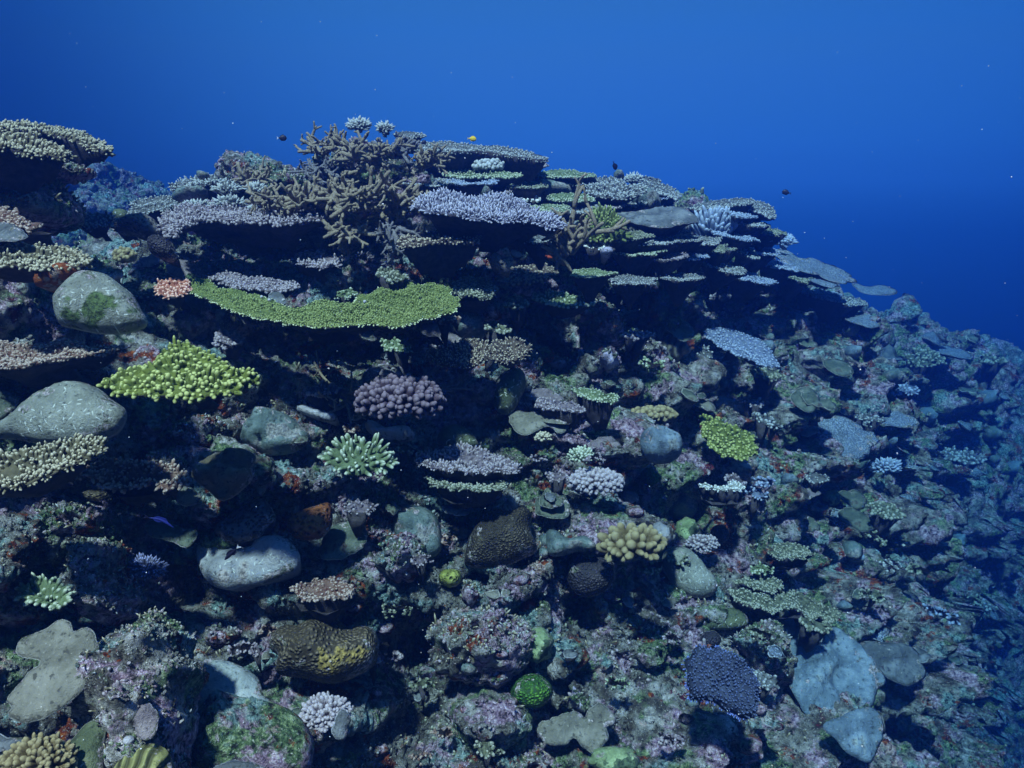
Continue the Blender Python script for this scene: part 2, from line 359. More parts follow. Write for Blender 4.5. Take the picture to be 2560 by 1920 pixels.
V2[near] += N2[near] * ((0.013 * np.clip(worley(q, 0.024, 8.), 0, 1) * m2 + 0.006 * fbm(q, 0.018, 2, 0.6, 77.)) * fade[near])[:, None]
V2 = V2.astype(np.float32); N2 = grid_normals(V2, NR, NT).astype(np.float32)
ii = np.arange(NR * NT).reshape(NR, NT)
Q = np.stack([ii[:-1, :-1], ii[:-1, 1:], ii[1:, 1:], ii[1:, :-1]], -1).reshape(-1, 4)
M_ROCK = rock_material('reef_rock', 1.55)
link('reef_terrain', mesh_from('reef_terrain', V2, Q, M_ROCK), kind='structure')
# coarse copy for placing colonies
S = 4; Gc = V2.reshape(NR, NT, 3)[::S, ::S]; r_, t_ = Gc.shape[:2]; jj = np.arange(r_ * t_).reshape(r_, t_)
Qc = np.stack([jj[:-1, :-1], jj[:-1, 1:], jj[1:, 1:], jj[1:, :-1]], -1).reshape(-1, 4)
BVH = BVHTree.FromPolygons(Gc.reshape(-1, 3).tolist(), Qc.tolist())
EXTRA, GROW = [], []       # rocks added on top of the reef body also carry things
def depth_at(u, v, default=4.0):
    r = ray(u, v); ln = np.linalg.norm(r); out = []
    for t in [BVH] + EXTRA:
        hit = t.ray_cast(Vector((0, 0, 0)), Vector(r / ln))
        if hit[0] is not None: out.append(hit[3] / ln)
    return min(out) if out else default
print('terrain', round(time.time() - T0, 1))
# ================================================================== colony builders
def in_poly(p, poly):
    x, y = p[:, 0][:, None], p[:, 1][:, None]; x1, y1 = poly[:, 0], poly[:, 1]; x2, y2 = np.roll(x1, -1), np.roll(y1, -1)
    c = ((y1 > y) != (y2 > y)) & (x < (x2 - x1) * (y - y1) / np.where(y2 == y1, 1e-9, y2 - y1) + x1)
    return c.sum(1) % 2 == 1
def edge_dist(p, poly):
    a = poly; b = np.roll(poly, -1, 0); ab = b - a; L = (ab ** 2).sum(1) + 1e-12; out = np.empty(len(p))
    for s in range(0, len(p), 4000):
        q = p[s:s + 4000]; t = np.clip(((q[:, None] - a) * ab).sum(-1) / L, 0, 1)
        out[s:s + 4000] = np.sqrt(((q[:, None] - (a + t[..., None] * ab)) ** 2).sum(-1)).min(1)
    return out
def closed_spline(pts, n):
    p = np.asarray(pts, float); m = len(p); out = []
    for i in range(m):
        p0, p1, p2, p3 = p[i - 1], p[i], p[(i + 1) % m], p[(i + 2) % m]
        for t in np.linspace(0, 1, 12, endpoint=False):
            out.append(0.5 * ((2 * p1) + (-p0 + p2) * t + (2 * p0 - 5 * p1 + 4 * p2 - p3) * t * t + (-p0 + 3 * p1 - 3 * p2 + p3) * t ** 3))
    out = np.array(out); d = np.r_[0, np.cumsum(np.linalg.norm(np.roll(out, -1, 0) - out, axis=1))]
    s = np.linspace(0, d[-1], n, endpoint=False); o2 = np.vstack([out, out[:1]])
    return np.c_[np.interp(s, d, o2[:, 0]), np.interp(s, d, o2[:, 1])]
def ellipse(cu, cv, ru, rv, rot=0, lob=0.08, k=9, seed=0):
    r_ = np.random.default_rng(int(cu * 7 + cv * 13 + seed)); a = np.linspace(0, 2 * np.pi, 40, endpoint=False); rr = np.ones(40)
    for j in range(2, k): rr += lob * r_.normal() / j ** 0.6 * np.cos(j * a + r_.uniform(0, 6.3))
    x, y = ru * rr * np.cos(a), rv * rr * np.sin(a); c, s = math.cos(math.radians(rot)), math.sin(math.radians(rot))
    return np.c_[cu + x * c - y * s, cv + x * s + y * c]
def frame(n):
    n = np.asarray(n, float); n /= np.linalg.norm(n); ex = np.cross([0, 1, 0], n); 
    if np.linalg.norm(ex) < 1e-3: ex = np.array([1., 0, 0])
    ex /= np.linalg.norm(ex); ey = np.cross(n, ex); return ex, ey, n
class Slab: pass
M_UNDER = coral_material('dead_underside_shade', (.02, .018, .02), (.07, .06, .065), None, mottle=50, bumps=.8)  # dead brown of undersides and stalks, painted darker to stand for their shade
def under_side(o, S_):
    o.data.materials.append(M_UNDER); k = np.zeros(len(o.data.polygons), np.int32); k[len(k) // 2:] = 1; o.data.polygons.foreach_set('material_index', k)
def slab(outline, n, anchor=None, d=None, thick=0.012, dome=0.0, spacing=0.015, jag=0.0, wob=0.0, wobs=0.12, belly=0.08, dish=0.0, rimw=None, cone=None, rough=0.0):
    """A closed solid whose plan is an outline standing on a tilted plane (normal n) through the place `anchor` at distance d.
    dome: height of the rounded top; dish: how far the centre sinks; belly: depth of the underside below the rim."""
    pts = np.asarray(outline, float); S_ = Slab()
    if anchor is None: anchor = (pts[:, 0].mean(), pts[:, 1].mean())
    o = ray(*anchor) * d; ex, ey, n = frame(n)
    R_ = ray(pts[:, 0], pts[:, 1]); t = (o @ n) / (R_ @ n); w = R_ * t[:, None]
    p2 = np.c_[(w - o) @ ex, (w - o) @ ey]
    per = np.linalg.norm(np.roll(p2, -1, 0) - p2, axis=1).sum(); nb = int(np.clip(per / spacing, 24, 420))
    poly = closed_spline(p2, nb)
    c0 = poly.mean(0)
    if jag:
        a = np.arange(nb); r_ = np.random.default_rng(int(abs(anchor[0]) * 3 + abs(anchor[1])))
        tang = np.roll(poly, -1, 0) - np.roll(poly, 1, 0); nn = np.c_[tang[:, 1], -tang[:, 0]]; nn /= np.linalg.norm(nn, axis=1, keepdims=True) + 1e-9
        s_ = r_.normal(size=nb); s_ = s_ + 0.6 * np.roll(s_, 1); sl = np.interp(np.arange(nb), np.arange(0, nb + 6, 6), r_.normal(size=len(np.arange(0, nb + 6, 6)))); poly = poly + nn * ((0.5 * s_ + sl) * jag)[:, None]
    lo, hi = poly.min(0), poly.max(0)
    ax = np.arange(lo[0], hi[0], spacing); ay = np.arange(lo[1], hi[1], spacing * 0.87)
    if len(ax) * len(ay) > 14000:
        k = math.sqrt(len(ax) * len(ay) / 14000); spacing *= k; ax = np.arange(lo[0], hi[0], spacing); ay = np.arange(lo[1], hi[1], spacing * 0.87)
    g = np.stack(np.meshgrid(ax, ay, indexing='ij'), -1); g[:, ::2, 0] += spacing * 0.5; g = g.reshape(-1, 2) + rng.uniform(-.2, .2, (g.shape[0] * g.shape[1], 2)) * spacing
    g = g[in_poly(g, poly)]
    de = edge_dist(g, poly) if len(g) else np.zeros(0); g = g[de > spacing * 0.55]; de = de[de > spacing * 0.55]
    allp = np.vstack([poly, g]); E = [(i, (i + 1) % nb) for i in range(nb)]
    vs, _, fs, ov, _, _ = geometry.delaunay_2d_cdt([Vector(q) for q in allp], E, [list(range(nb))], 1, 1e-7)
    P2 = np.array([tuple(q) for q in vs]); F = np.array([f for f in fs if len(f) == 3], int)
    area = ((P2[F[:, 1], 0] - P2[F[:, 0], 0]) * (P2[F[:, 2], 1] - P2[F[:, 0], 1]) - (P2[F[:, 2], 0] - P2[F[:, 0], 0]) * (P2[F[:, 1], 1] - P2[F[:, 0], 1]))
    F[area < 0] = F[area < 0][:, ::-1]
    D = edge_dist(P2, poly); Dm = max(D.max(), 1e-4); rw = rimw or Dm
    def top(q2, dd):
        t_ = np.clip(dd / rw, 0, 1); z = dome * np.sqrt(np.clip(1 - (1 - t_) ** 2, 0, 1)) - dish * smooth(dd / Dm, 0, 1)
        if wob:
            w3 = o + q2[:, :1] * ex + q2[:, 1:] * ey
            if rough: z = z + (rough * np.clip(worley(w3, .055, 3.), 0, 1) + .5 * rough * np.clip(worley(w3, .022, 9.), 0, 1) + .5 * rough * fbm(w3, .035, 3, .6, 4.)) * smooth(dd, 0, .02)
            z = z + wob * fbm(w3, wobs, 3, 0.5, 3.) * (0.25 + 0.75 * smooth(dd / Dm, 0, 0.4))
        return z
    zt = top(P2, D); t_ = np.clip(D / Dm, 0, 1)
    zb = top(P2 * 1.0, D) * (0 if dome else 1) - thick * np.sqrt(np.clip(D / (thick + 1e-6), 0, 1)) - belly * t_ ** (cone or 1.3)
    W = lambda q2, z: o + q2[:, :1] * ex + q2[:, 1:] * ey + z[:, None] * n
    nV = len(P2); bd = D < 1e-6
    Vt = W(P2, zt); Vb = W(P2, np.where(bd, zt, zb)); remap = np.where(bd, np.arange(nV), np.arange(nV) + nV)
    S_.V = np.vstack([Vt, Vb]); S_.F = np.vstack([F, remap[F][:, ::-1]]); S_.rim = np.r_[1 - D / Dm, 1 - D / Dm]; S_.tip = np.r_[1 - np.clip(D / max(0.10 * Dm, 0.012), 0, 1), np.full(nV, 0)]
    # drop unused verts
    used = np.zeros(len(S_.V), bool); used[S_.F.ravel()] = True; mp = np.cumsum(used) - 1; S_.V = S_.V[used]; S_.tip = S_.tip[used]; S_.rim = S_.rim[used]; S_.F = mp[S_.F]
    S_.o, S_.ex, S_.ey, S_.n, S_.poly, S_.top, S_.W, S_.Dm, S_.c0 = o, ex, ey, n, poly, top, W, Dm, c0
    S_.center = W(np.array([c0]), np.array([0.]))[0]; S_.P2, S_.D = P2, D
    return S_

def fingers(B, Dv, L, Rd, sides=6, rings=3, curve=0.0, tipround=0.7):
    """many tapered round-tipped branchlets in one go: base points, directions, lengths, radii"""
    n = len(B); Dv = Dv / np.linalg.norm(Dv, axis=1, keepdims=True); L = np.broadcast_to(L, n)[:, None]; Rd = np.broadcast_to(Rd, n)[:, None]
    a = np.where(np.abs(Dv[:, 2:3]) < 0.9, np.array([[0, 0, 1.]]), np.array([[1., 0, 0]])); e1 = np.cross(Dv, a); e1 /= np.linalg.norm(e1, axis=1, keepdims=True); e2 = np.cross(Dv, e1)
    ang = np.linspace(0, 2 * np.pi, sides, endpoint=False); ts = [(0, 1.0)] + [(0.5 * (k + 1) * 0.9 / max(rings - 1, 1) * 2, None) for k in range(rings - 1)]
    bend = rng.normal(size=(n, 3)) * curve
    prof = [(-0.1, 1.1)] + ([(0.45, 0.95)] if rings > 2 else []) + [(0.80, 0.85)] + ([(0.95, 0.5)] if rings > 3 else [])
    Vs, tips = [], []
    for (t, r) in prof:
        c = B + Dv * L * t + bend * L * max(t, 0) ** 2
        for k in ang: Vs.append(c + (e1 * math.cos(k) + e2 * math.sin(k)) * Rd * r); tips.append(np.full(n, max(t, 0)))
    Vs.append(B + Dv * L + bend * L); tips.append(np.ones(n))
    V = np.stack(Vs, 1); tip = np.stack(tips, 1); m = V.shape[1]; Qs, Ts = [], []
    for r in range(len(prof) - 1):
        for k in range(sides):
            k2 = (k + 1) % sides; Qs.append([r * sides + k, r * sides + k2, (r + 1) * sides + k2, (r + 1) * sides + k])
    r = len(prof) - 1
    for k in range(sides): Ts.append([r * sides + k, r * sides + (k + 1) % sides, m - 1])
    off = (np.arange(n) * m)[:, None, None]
    return V.reshape(-1, 3), ((np.array(Qs)[None] + off).reshape(-1, 4), (np.array(Ts)[None] + off).reshape(-1, 3)), tip.ravel()
def join(lst):
    V, Q, T, A, o = [], [], [], [], 0
    for v, f, a in lst:
        q, t = f if isinstance(f, tuple) else ((f, np.zeros((0, 3), int)) if f.shape[1] == 4 else (np.zeros((0, 4), int), f))
        V.append(v); Q.append(q + o); T.append(t + o); A.append(a); o += len(v)
    return np.vstack(V), (np.vstack(Q), np.vstack(T)), np.concatenate(A)
def scatter(S_, gap, rim=0.0):
    lo, hi = S_.poly.min(0), S_.poly.max(0); ax = np.arange(lo[0], hi[0], gap); ay = np.arange(lo[1], hi[1], gap * 0.87)
    if len(ax) * len(ay) > 14000:
        gap *= math.sqrt(len(ax) * len(ay) / 14000); ax = np.arange(lo[0], hi[0], gap); ay = np.arange(lo[1], hi[1], gap * 0.87)
    g = np.stack(np.meshgrid(ax, ay, indexing='ij'), -1); g[:, ::2, 0] += gap * .5; g = g.reshape(-1, 2) + rng.uniform(-.42, .42, (g.shape[0] * g.shape[1], 2)) * gap
    g = g[in_poly(g, S_.poly)]; return g, edge_dist(g, S_.poly), gap
def stalk(p_top, r, length, toward=(0, 0.5, -1)):
    d = np.array(toward, float); d /= np.linalg.norm(d); rings = 6; sides = 14; V = []; 
    for k in range(rings):
        t = k / (rings - 1); rr = r * (1.35 - 1.0 * math.sin(math.pi * min(t * 1.1, 1) * 0.5) * 0.55 + 0.3 * t * t)
        c = p_top + d * length * t
        for a in np.linspace(0, 2 * np.pi, sides, endpoint=False):
            V.append(c + rr * np.array([math.cos(a), math.sin(a), 0]))
    V = np.array(V); V = V + (fbm(V, 0.04, 2, 0.5)[:, None] * 0.12 * r * 2) * rng.normal(size=3)
    F = np.array([[k * sides + a, k * sides + (a + 1) % sides, (k + 1) * sides + (a + 1) % sides, (k + 1) * sides + a] for k in range(rings - 1) for a in range(sides)])
    return V, F
UP = np.array([0, 0, 1.])

def back_depth(pts, lift=0.0):
    """distance of the reef behind the rear edge of an outline"""
    p = np.asarray(pts); k = p[np.argsort(p[:, 1])[:max(3, len(p) // 6)]]; return float(np.median([depth_at(a, b + 6) for a, b in k])) - lift, k.mean(0)

ROUGH = {'teal_grey_skin': .026, 'blue_grey_skin': .016, 'mossy_rock': .030, 'pale_green_skin': .022, 'olive_skin': .005, 'chalky_skin': .012, 'lavender_skin': .008, 'grey_green_skin': .0015, 'grey_green_skin_algae': .0015, 'pale_blue_grey_skin': .002, 'dark_plum_skin': .003, 'brown_skin': .004, 'coral_sand': .004, 'brown_porous_skin': .006}
def table(label, outline, mats, n=(0, -0.08, 1), d=None, anchor=None, fl=0.016, fr=0.004, gap=0.010, cat='table coral', name='table_coral', group=None, thick=0.014, lean=0.35, belly=0.04, dish=0.02,
          jag=0.006, wob=0.012, sides=5, rings=3, stalk_r=None, stalk_l=0.10, fringe=True, rim=None, lift=0.05, skip=0.0, curve=0.12, mound=0.0):
    """plate on a stalk covered with upright branchlets; a fringe of branchlets points outward at the rim"""
    pts = np.asarray(outline, float)
    if d is None:
        d, a_ = back_depth(pts, lift); anchor = tuple(a_) if anchor is None else anchor
    S_ = slab(pts, n, anchor, d, thick=thick, dome=mound, spacing=max(gap * 1.1, 0.012), jag=jag, wob=wob, belly=belly, dish=dish, cone=1.6)
    r = root(name, tuple(S_.center - np.array([0, 0, belly])), label, cat, group)
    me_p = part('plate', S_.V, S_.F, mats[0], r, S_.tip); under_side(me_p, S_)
    g, de, gap = scatter(S_, gap)
    w3 = S_.W(g, np.zeros(len(g))); vn = fbm(w3, 0.07, 2, .5, 5.); k = vn > -0.58 + skip
    if k.mean() > .4: g, de, vn = g[k], de[k], vn[k]
    z = S_.top(g, de); B = S_.W(g, z - 0.003)
    outw = (g - S_.c0); outw = outw / (np.linalg.norm(outw, axis=1, keepdims=True) + 1e-9); ow = outw[:, :1] * S_.ex + outw[:, 1:] * S_.ey
    k = (1 - smooth(de, 0, 0.05))[:, None]
    Dv = S_.n + ow * (0.15 + lean * k) + rng.normal(size=(len(g), 3)) * 0.22
    L = fl * rng.uniform(0.5, 1.35, len(g)) * (1 - 0.25 * k[:, 0]) * (1 + .45 * vn); R_ = fr * rng.uniform(0.65, 1.25, len(g))
    lst = [fingers(B, Dv, L, R_, sides, rings, curve)]; rl = []
    if fringe:
        per = np.linalg.norm(np.roll(S_.poly, -1, 0) - S_.poly, axis=1).sum(); m = int(per / (gap * 0.75)); s = rng.uniform(0, len(S_.poly), m); i = s.astype(int); f = (s - i)[:, None]
        q = S_.poly[i] * (1 - f) + S_.poly[(i + 1) % len(S_.poly)] * f; o2 = q - S_.c0; o2 /= np.linalg.norm(o2, axis=1, keepdims=True)
        tang = np.roll(S_.poly, -1, 0) - S_.poly; nn = np.c_[tang[:, 1], -tang[:, 0]][i]; nn /= np.linalg.norm(nn, axis=1, keepdims=True) + 1e-9
        sg = np.sign((nn * o2).sum(1, keepdims=True)); o2 = nn * np.where(sg == 0, 1, sg)
        if (in_poly(q + nn * 0.004, S_.poly)).mean() > 0.5: o2 = -nn
        else: o2 = nn
        w = S_.W(q - o2 * fr, S_.top(q, np.zeros(m)) - thick * 0.3); (rl if rim else lst).append(fingers(w, o2[:, :1] * S_.ex + o2[:, 1:] * S_.ey + S_.n * rng.uniform(-.1, .7, m)[:, None] + rng.normal(size=(m, 3)) * .15, fl * rng.uniform(.6, 1.1, m), R_[:1].mean(), sides, rings, curve))
    Vf, Ff, tf = join(lst)
    part('branchlets', Vf, Ff, mats[1], r, tf, kind='stuff')
    if rim: Vf, Ff, tf = join(rl); part('rim_branchlets', Vf, Ff, rim, r, tf, kind='stuff')
    if not stalk_l: return S_, r
    sr = stalk_r or min(0.07, S_.Dm * 0.28)
    sv, sf = stalk(S_.W(np.array([S_.c0]), np.array([-thick - belly * 0.55]))[0] + np.array([0, S_.Dm * .3, 0]), sr, min(stalk_l, S_.Dm * 1.2) + 0.03, (0, .85, -.6))
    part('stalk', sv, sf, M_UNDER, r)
    return S_, r

def massive(label, outline, mat, n=(0, -0.84, 0.54), d=None, lift=0.04, dome=0.08, wob=0.02, wobs=0.15, spacing=0.012, cat='coral', name='boulder_coral', group=None, belly=0.12, jag=0.0, rimw=None, rough=0.0, thick=0.02):
    pts = np.asarray(outline, float); c = pts.mean(0)
    rock = name == 'reef_rock'; dome *= 1.0 if rock else .62
    if rock: spacing = min(spacing, .0085); wob *= 1.3; jag = jag or .006
    if d is None: d = depth_at(*c) - lift * (.3 if rock else .6)
    S_ = slab(pts, n, tuple(c), d, thick=thick, dome=dome, spacing=spacing, rough=.030 if rock else (rough or ROUGH.get(mat.name, 0)), jag=jag, wob=wob, wobs=wobs, belly=belly, rimw=rimw, cone=1.0)
    r = link(name, mesh_from(name, S_.V - S_.center, S_.F, mat, S_.tip, True, S_.rim)); r.location = S_.center
    r['label'] = label; r['category'] = cat
    if group: r['group'] = group
    if rock: EXTRA.append(BVHTree.FromPolygons(S_.V.tolist(), S_.F.tolist())); GROW.append((S_.V, S_.F))
    return S_, r

def plate(label, outline, mat, n=(0, -0.5, 0.85), d=None, lift=0.05, thick=0.007, dish=0.0, wob=0.02, wobs=0.1, spacing=0.010, cat='plate coral', name='plate_coral', group=None, belly=0.03, jag=0.003):
    pts = np.asarray(outline, float); c = pts.mean(0)
    if d is None: d = depth_at(*c) - lift * .7
    S_ = slab(pts, n, tuple(c), d, thick=thick, dome=0.004, rimw=0.01, rough=ROUGH.get(mat.name, .001) * .6, spacing=spacing, jag=jag, wob=wob, wobs=wobs, belly=belly, dish=dish, cone=1.8)
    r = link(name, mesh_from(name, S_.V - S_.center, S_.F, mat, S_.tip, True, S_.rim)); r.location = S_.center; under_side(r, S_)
    r['label'] = label; r['category'] = cat
    if group: r['group'] = group
    return S_, r

def tube(pts, rad, sides=7, tip0=0.0, tip1=1.0):
    pts = np.asarray(pts, float); n = len(pts); T_ = np.gradient(pts, axis=0); T_ /= np.linalg.norm(T_, axis=1, keepdims=True)
    a = np.array([0.3, 0.2, 1.]) if abs(T_[0, 2]) < 0.9 else np.array([1., 0, 0]); e1 = np.cross(T_, a); e1 /= np.linalg.norm(e1, axis=1, keepdims=True); e2 = np.cross(T_, e1)
    ang = np.linspace(0, 2 * np.pi, sides, endpoint=False)
    V = (pts[:, None] + (e1[:, None] * np.cos(ang)[None, :, None] + e2[:, None] * np.sin(ang)[None, :, None]) * np.asarray(rad)[:, None, None]).reshape(-1, 3)
    Q_ = np.array([[r * sides + k, r * sides + (k + 1) % sides, (r + 1) * sides + (k + 1) % sides, (r + 1) * sides + k] for r in range(n - 1) for k in range(sides)])
    V = np.vstack([V, pts[-1] + T_[-1] * rad[-1] * 0.6, pts[0] - T_[0] * rad[0] * 0.3]); m = len(V)
    Tt = np.array([[(n - 1) * sides + k, (n - 1) * sides + (k + 1) % sides, m - 2] for k in range(sides)] + [[(k + 1) % sides, k, m - 1] for k in range(sides)])
    tp = np.r_[np.repeat(np.linspace(tip0, tip1, n), sides), tip1, tip0]
    return V, (Q_, Tt), tp

def staghorn(label, cu, cv, size, mats, d=None, nb=8, r0=0.010, seed=1, spread=1.0, up=0.3, lift=0.12, cat='branching coral', name='staghorn_coral', group=None, levels=3, bias=(0, -0.4, 0), subs=3):
    """open thicket: each main branch with its forks is one part"""
    r_ = np.random.default_rng(seed); d = d if d is not None else depth_at(cu, cv) - lift; o = ray(cu, cv) * d
    r = root(name, tuple(o), label, cat, group)
    def grow(p, dv, L, rad, lev, acc):
        n = 6; pts = [p]; q = p.copy(); cv_ = r_.normal(size=3) * .13; dd = dv.copy()
        for k in range(n - 1):
            dd = dd + r_.normal(size=3) * 0.06 + cv_ + np.array([0, 0, 0.03]); dd /= np.linalg.norm(dd); q = q + dd * L / (n - 1); pts.append(q.copy())
        rads = rad * np.linspace(1, 0.66, n); t0 = 0.0 if lev > 0 else 0.5
        acc.append(tube(pts, rads, 7, 0.0, 1.0))
        if lev <= 0: return
        for s in range(subs if lev >= levels - 1 else 2):
            k = int(r_.integers(1, n - 1)); ax = r_.normal(size=3); sd = dd * 0.55 + ax / np.linalg.norm(ax) * 0.85 + np.array([0, -0.08, up * 0.4]); sd /= np.linalg.norm(sd)
            grow(pts[k], sd, L * r_.uniform(0.35, 0.6), rads[k] * 0.95, lev - 1, acc)
    for b in range(nb):
        a = 2 * np.pi * (b + r_.uniform(-.3, .3)) / nb; dv = np.array([math.cos(a) * spread, math.sin(a) * 0.75 * spread, r_.uniform(up - 0.3, up + 0.3)]) + np.array(bias); dv /= np.linalg.norm(dv)
        acc = []; grow(o + r_.normal(size=3) * size * 0.08, dv, size * r_.uniform(0.6, 1.05), r0 * r_.uniform(0.85, 1.15), levels - 1, acc)
        V, F, t = join(acc); part('branch', V, F, mats[0], r, t)
    return r

def blob(c, rad, seed=0, nu=10, nv=7, amp=0.15, squash=1.0):
    th = np.linspace(0, 2 * np.pi, nu, endpoint=False); ph = np.linspace(0.25, math.pi - 0.25, nv)
    D = np.array([[math.sin(p) * math.cos(t), math.sin(p) * math.sin(t), math.cos(p)] for p in ph for t in th] + [[0, 0, 1], [0, 0, -1]])
    rr = 1 + amp * fbm(D * 1.0 + seed * 3.7, 0.9, 2)
    V = np.array(c) + D * np.asarray(rad) * rr[:, None]; 
    Qd = np.array([[r * nu + k, (r + 1) * nu + k, (r + 1) * nu + (k + 1) % nu, r * nu + (k + 1) % nu] for r in range(nv - 1) for k in range(nu)])
    Tt = np.array([[k, (k + 1) % nu, nv * nu] for k in range(nu)] + [[(nv - 1) * nu + (k + 1) % nu, (nv - 1) * nu + k, nv * nu + 1] for k in range(nu)])
    return V, (Qd, Tt), np.r_[np.repeat(np.linspace(1, 0, nv), nu), 1, 0]

def bushy(label, cu, cv, ru, rv, mats, d=None, count=160, fl=0.045, fr=0.011, lift=0.08, knob=False, cat='bushy coral', name='bushy_coral', group=None, sides=7, up=0.35, rings=4, flat=0.75, curve=0.1):
    """rounded clump of stubby branches growing out of one base"""
    d = d if d is not None else depth_at(cu, cv) - lift; o = ray(cu, cv) * d; Rx, Rz = ru / FPX * d, rv / FPX * d; Ry = min(Rx, Rz * 1.3) * flat
    r = root(name, tuple(o - np.array([0, 0, Rz])), label, cat, group)
    i = np.arange(count * 2) + .5; ph = np.arccos(1 - 2 * i / (count * 2)); th = math.pi * (1 + 5 ** .5) * i
    Dn = np.c_[np.cos(th) * np.sin(ph), np.sin(th) * np.sin(ph), np.cos(ph)] + rng.normal(size=(count * 2, 3)) * 0.06
    Dn /= np.linalg.norm(Dn, axis=1, keepdims=True); Dn = Dn[(Dn[:, 2] > -0.55) & (Dn[:, 1] < 0.6)]
    sc_ = np.array([Rx, Ry, Rz]); L = fl * rng.uniform(.7, 1.25, len(Dn)); tipp = o + Dn * sc_ * rng.uniform(0.88, 1.06, len(Dn))[:, None]
    dv = Dn * np.array([1, 1, 1]) + np.array([0, -0.05, up]); dv /= np.linalg.norm(dv, axis=1, keepdims=True)
    R_ = fr * rng.uniform(.75, 1.25, len(Dn)); B = tipp - dv * L[:, None]
    lst = [fingers(B, dv, L, R_, sides, rings, curve)]
    V, F, t = join(lst); part('branches', V, F, mats[1], r, t, kind='stuff' if len(Dn) > 100 else None)
    b = blob(o, sc_ - fl * 0.75, 3, 20, 14, 0.25); part('base', b[0], b[1], mats[0], r, b[2] * 0)
    return r
# ================================================================== colours of the living things
def fm(name, dark, lite, tip, **k): return (coral_material(name + '_plate', tuple(x * .7 for x in dark), tuple(x * .8 for x in lite), **{kk: v for kk, v in k.items() if kk != 'tip_from'}), coral_material(name, dark, lite, tip, **k))
A_TAN = fm('tan_branchlets', (.06, .055, .03), (.145, .125, .07), (.50, .45, .32), tip_from=.62)
A_YEL = fm('yellow_green_branchlets', (.06, .08, .014), (.17, .20, .035), (.44, .46, .17), tip_from=.68)
A_GRN = fm('green_branchlets', (.055, .08, .018), (.15, .185, .05), (.30, .34, .13), tip_from=.75)
A_GRNE = fm('pale_green_branchlets', (.07, .10, .04), (.15, .20, .10), (.46, .50, .38))
A_LAV = fm('lavender_branchlets', (.09, .09, .13), (.19, .18, .24), (.46, .45, .54))
A_BRN = fm('brown_branchlets', (.06, .045, .04), (.13, .10, .075), (.46, .40, .30), tip_from=.65)
A_GRY = fm('grey_branchlets', (.06, .065, .065), (.15, .155, .15), (.42, .44, .43))
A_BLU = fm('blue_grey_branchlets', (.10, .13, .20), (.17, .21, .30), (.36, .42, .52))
A_NAVY = fm('dark_blue_branchlets', (.018, .026, .055), (.045, .06, .10), (.08, .11, .22), tip_from=.6)
A_RIMG = coral_material('pale_rim', (.20, .24, .09), (.34, .38, .18), (.66, .70, .46)); A_RIMB = coral_material('blue_rim', (.05, .06, .16), (.08, .11, .30), (.16, .26, .65))
A_PINK = fm('salmon_branchlets', (.30, .10, .06), (.42, .17, .11), (.80, .52, .42), tip_from=.6)
A_WHT = fm('white_branchlets', (.25, .26, .24), (.42, .44, .40), (.80, .80, .76))
A_PUR = fm('plum_knobs', (.035, .02, .032), (.085, .055, .07), (.20, .15, .18), tip_from=.75, mottle=120)
A_VIO = fm('violet_branchlets', (.07, .07, .12), (.13, .13, .18), (.30, .32, .58), tip_from=.8)
A_LIL = fm('lilac_knobs', (.20, .13, .35), (.36, .25, .55), (.55, .45, .75))
CR_L = fm('lavender_crust', (.07, .055, .065), (.28, .23, .26), (.46, .41, .43), mottle=70, bumps=.8)
CR_O = fm('olive_crust', (.04, .05, .028), (.19, .21, .13), (.42, .43, .34), mottle=70, bumps=.8)
CR_R = fm('rusty_crust', (.09, .03, .02), (.25, .17, .13), (.46, .38, .32), mottle=45, bumps=.8)
STAG = fm('staghorn_skin', (.27, .215, .14), (.45, .37, .26), (.78, .74, .62), mottle=170, bumps=.7, tip_from=.72)
STAG_G = fm('grey_staghorn_skin', (.16, .15, .15), (.30, .28, .28), (.55, .54, .54), mottle=170, bumps=.7, tip_from=.88)
FAT = fm('tan_lobes', (.12, .09, .035), (.26, .20, .09), (.50, .42, .22), mottle=150, bumps=1.0, tip_from=.7)
MS_GREY = massive_material('grey_green_skin', (.19, .20, .165), (.30, .31, .26), scars=.9, edge=(.46, .46, .42))
MS_GREYP = massive_material('grey_green_skin_algae', (.19, .20, .165), (.30, .31, .26), scars=1.0, edge=(.40, .42, .36), patch=((.10, .15, .05), 7, .555))
MS_PALE = massive_material('pale_blue_grey_skin', (.24, .25, .26), (.36, .36, .36), scars=.8, edge=(.5, .5, .48), patch=((.42, .38, .36), 4.0, .60))
MS_BRN = massive_material('brown_skin', (.055, .045, .03), (.15, .12, .075), style='warty', cell=130, edge=(.30, .27, .22))
MS_BRN2 = massive_material('brown_porous_skin', (.09, .07, .04), (.20, .16, .10), style='warty', cell=90, patch=((.34, .25, .07), 6, .60))
MS_DARK = massive_material('dark_plum_skin', (.04, .035, .045), (.09, .075, .085), style='warty', cell=120, edge=(.22, .19, .18))
MS_HONEY = massive_material('grey_honeycomb', (.12, .10, .085), (.24, .21, .17), style='honeycomb', cell=75)
MS_HONEYD = massive_material('dark_honeycomb', (.06, .055, .06), (.14, .12, .11), style='honeycomb', cell=105)
MS_ORANGE = massive_material('orange_honeycomb', (.16, .055, .018), (.28, .105, .03), style='honeycomb', cell=70)
MS_GHON = massive_material('green_honeycomb', (.04, .13, .02), (.14, .32, .04), style='warty', cell=110)
MS_YHON = massive_material('yellow_green_honeycomb', (.18, .20, .04), (.38, .40, .10), style='honeycomb', cell=70)
MS_RIDGE = massive_material('brown_ridges', (.10, .085, .055), (.20, .17, .12), edge=(.36, .33, .27))
MS_YRIDGE = massive_material('yellow_ridges', (.20, .20, .07), (.36, .35, .15), style='ridges', cell=14)
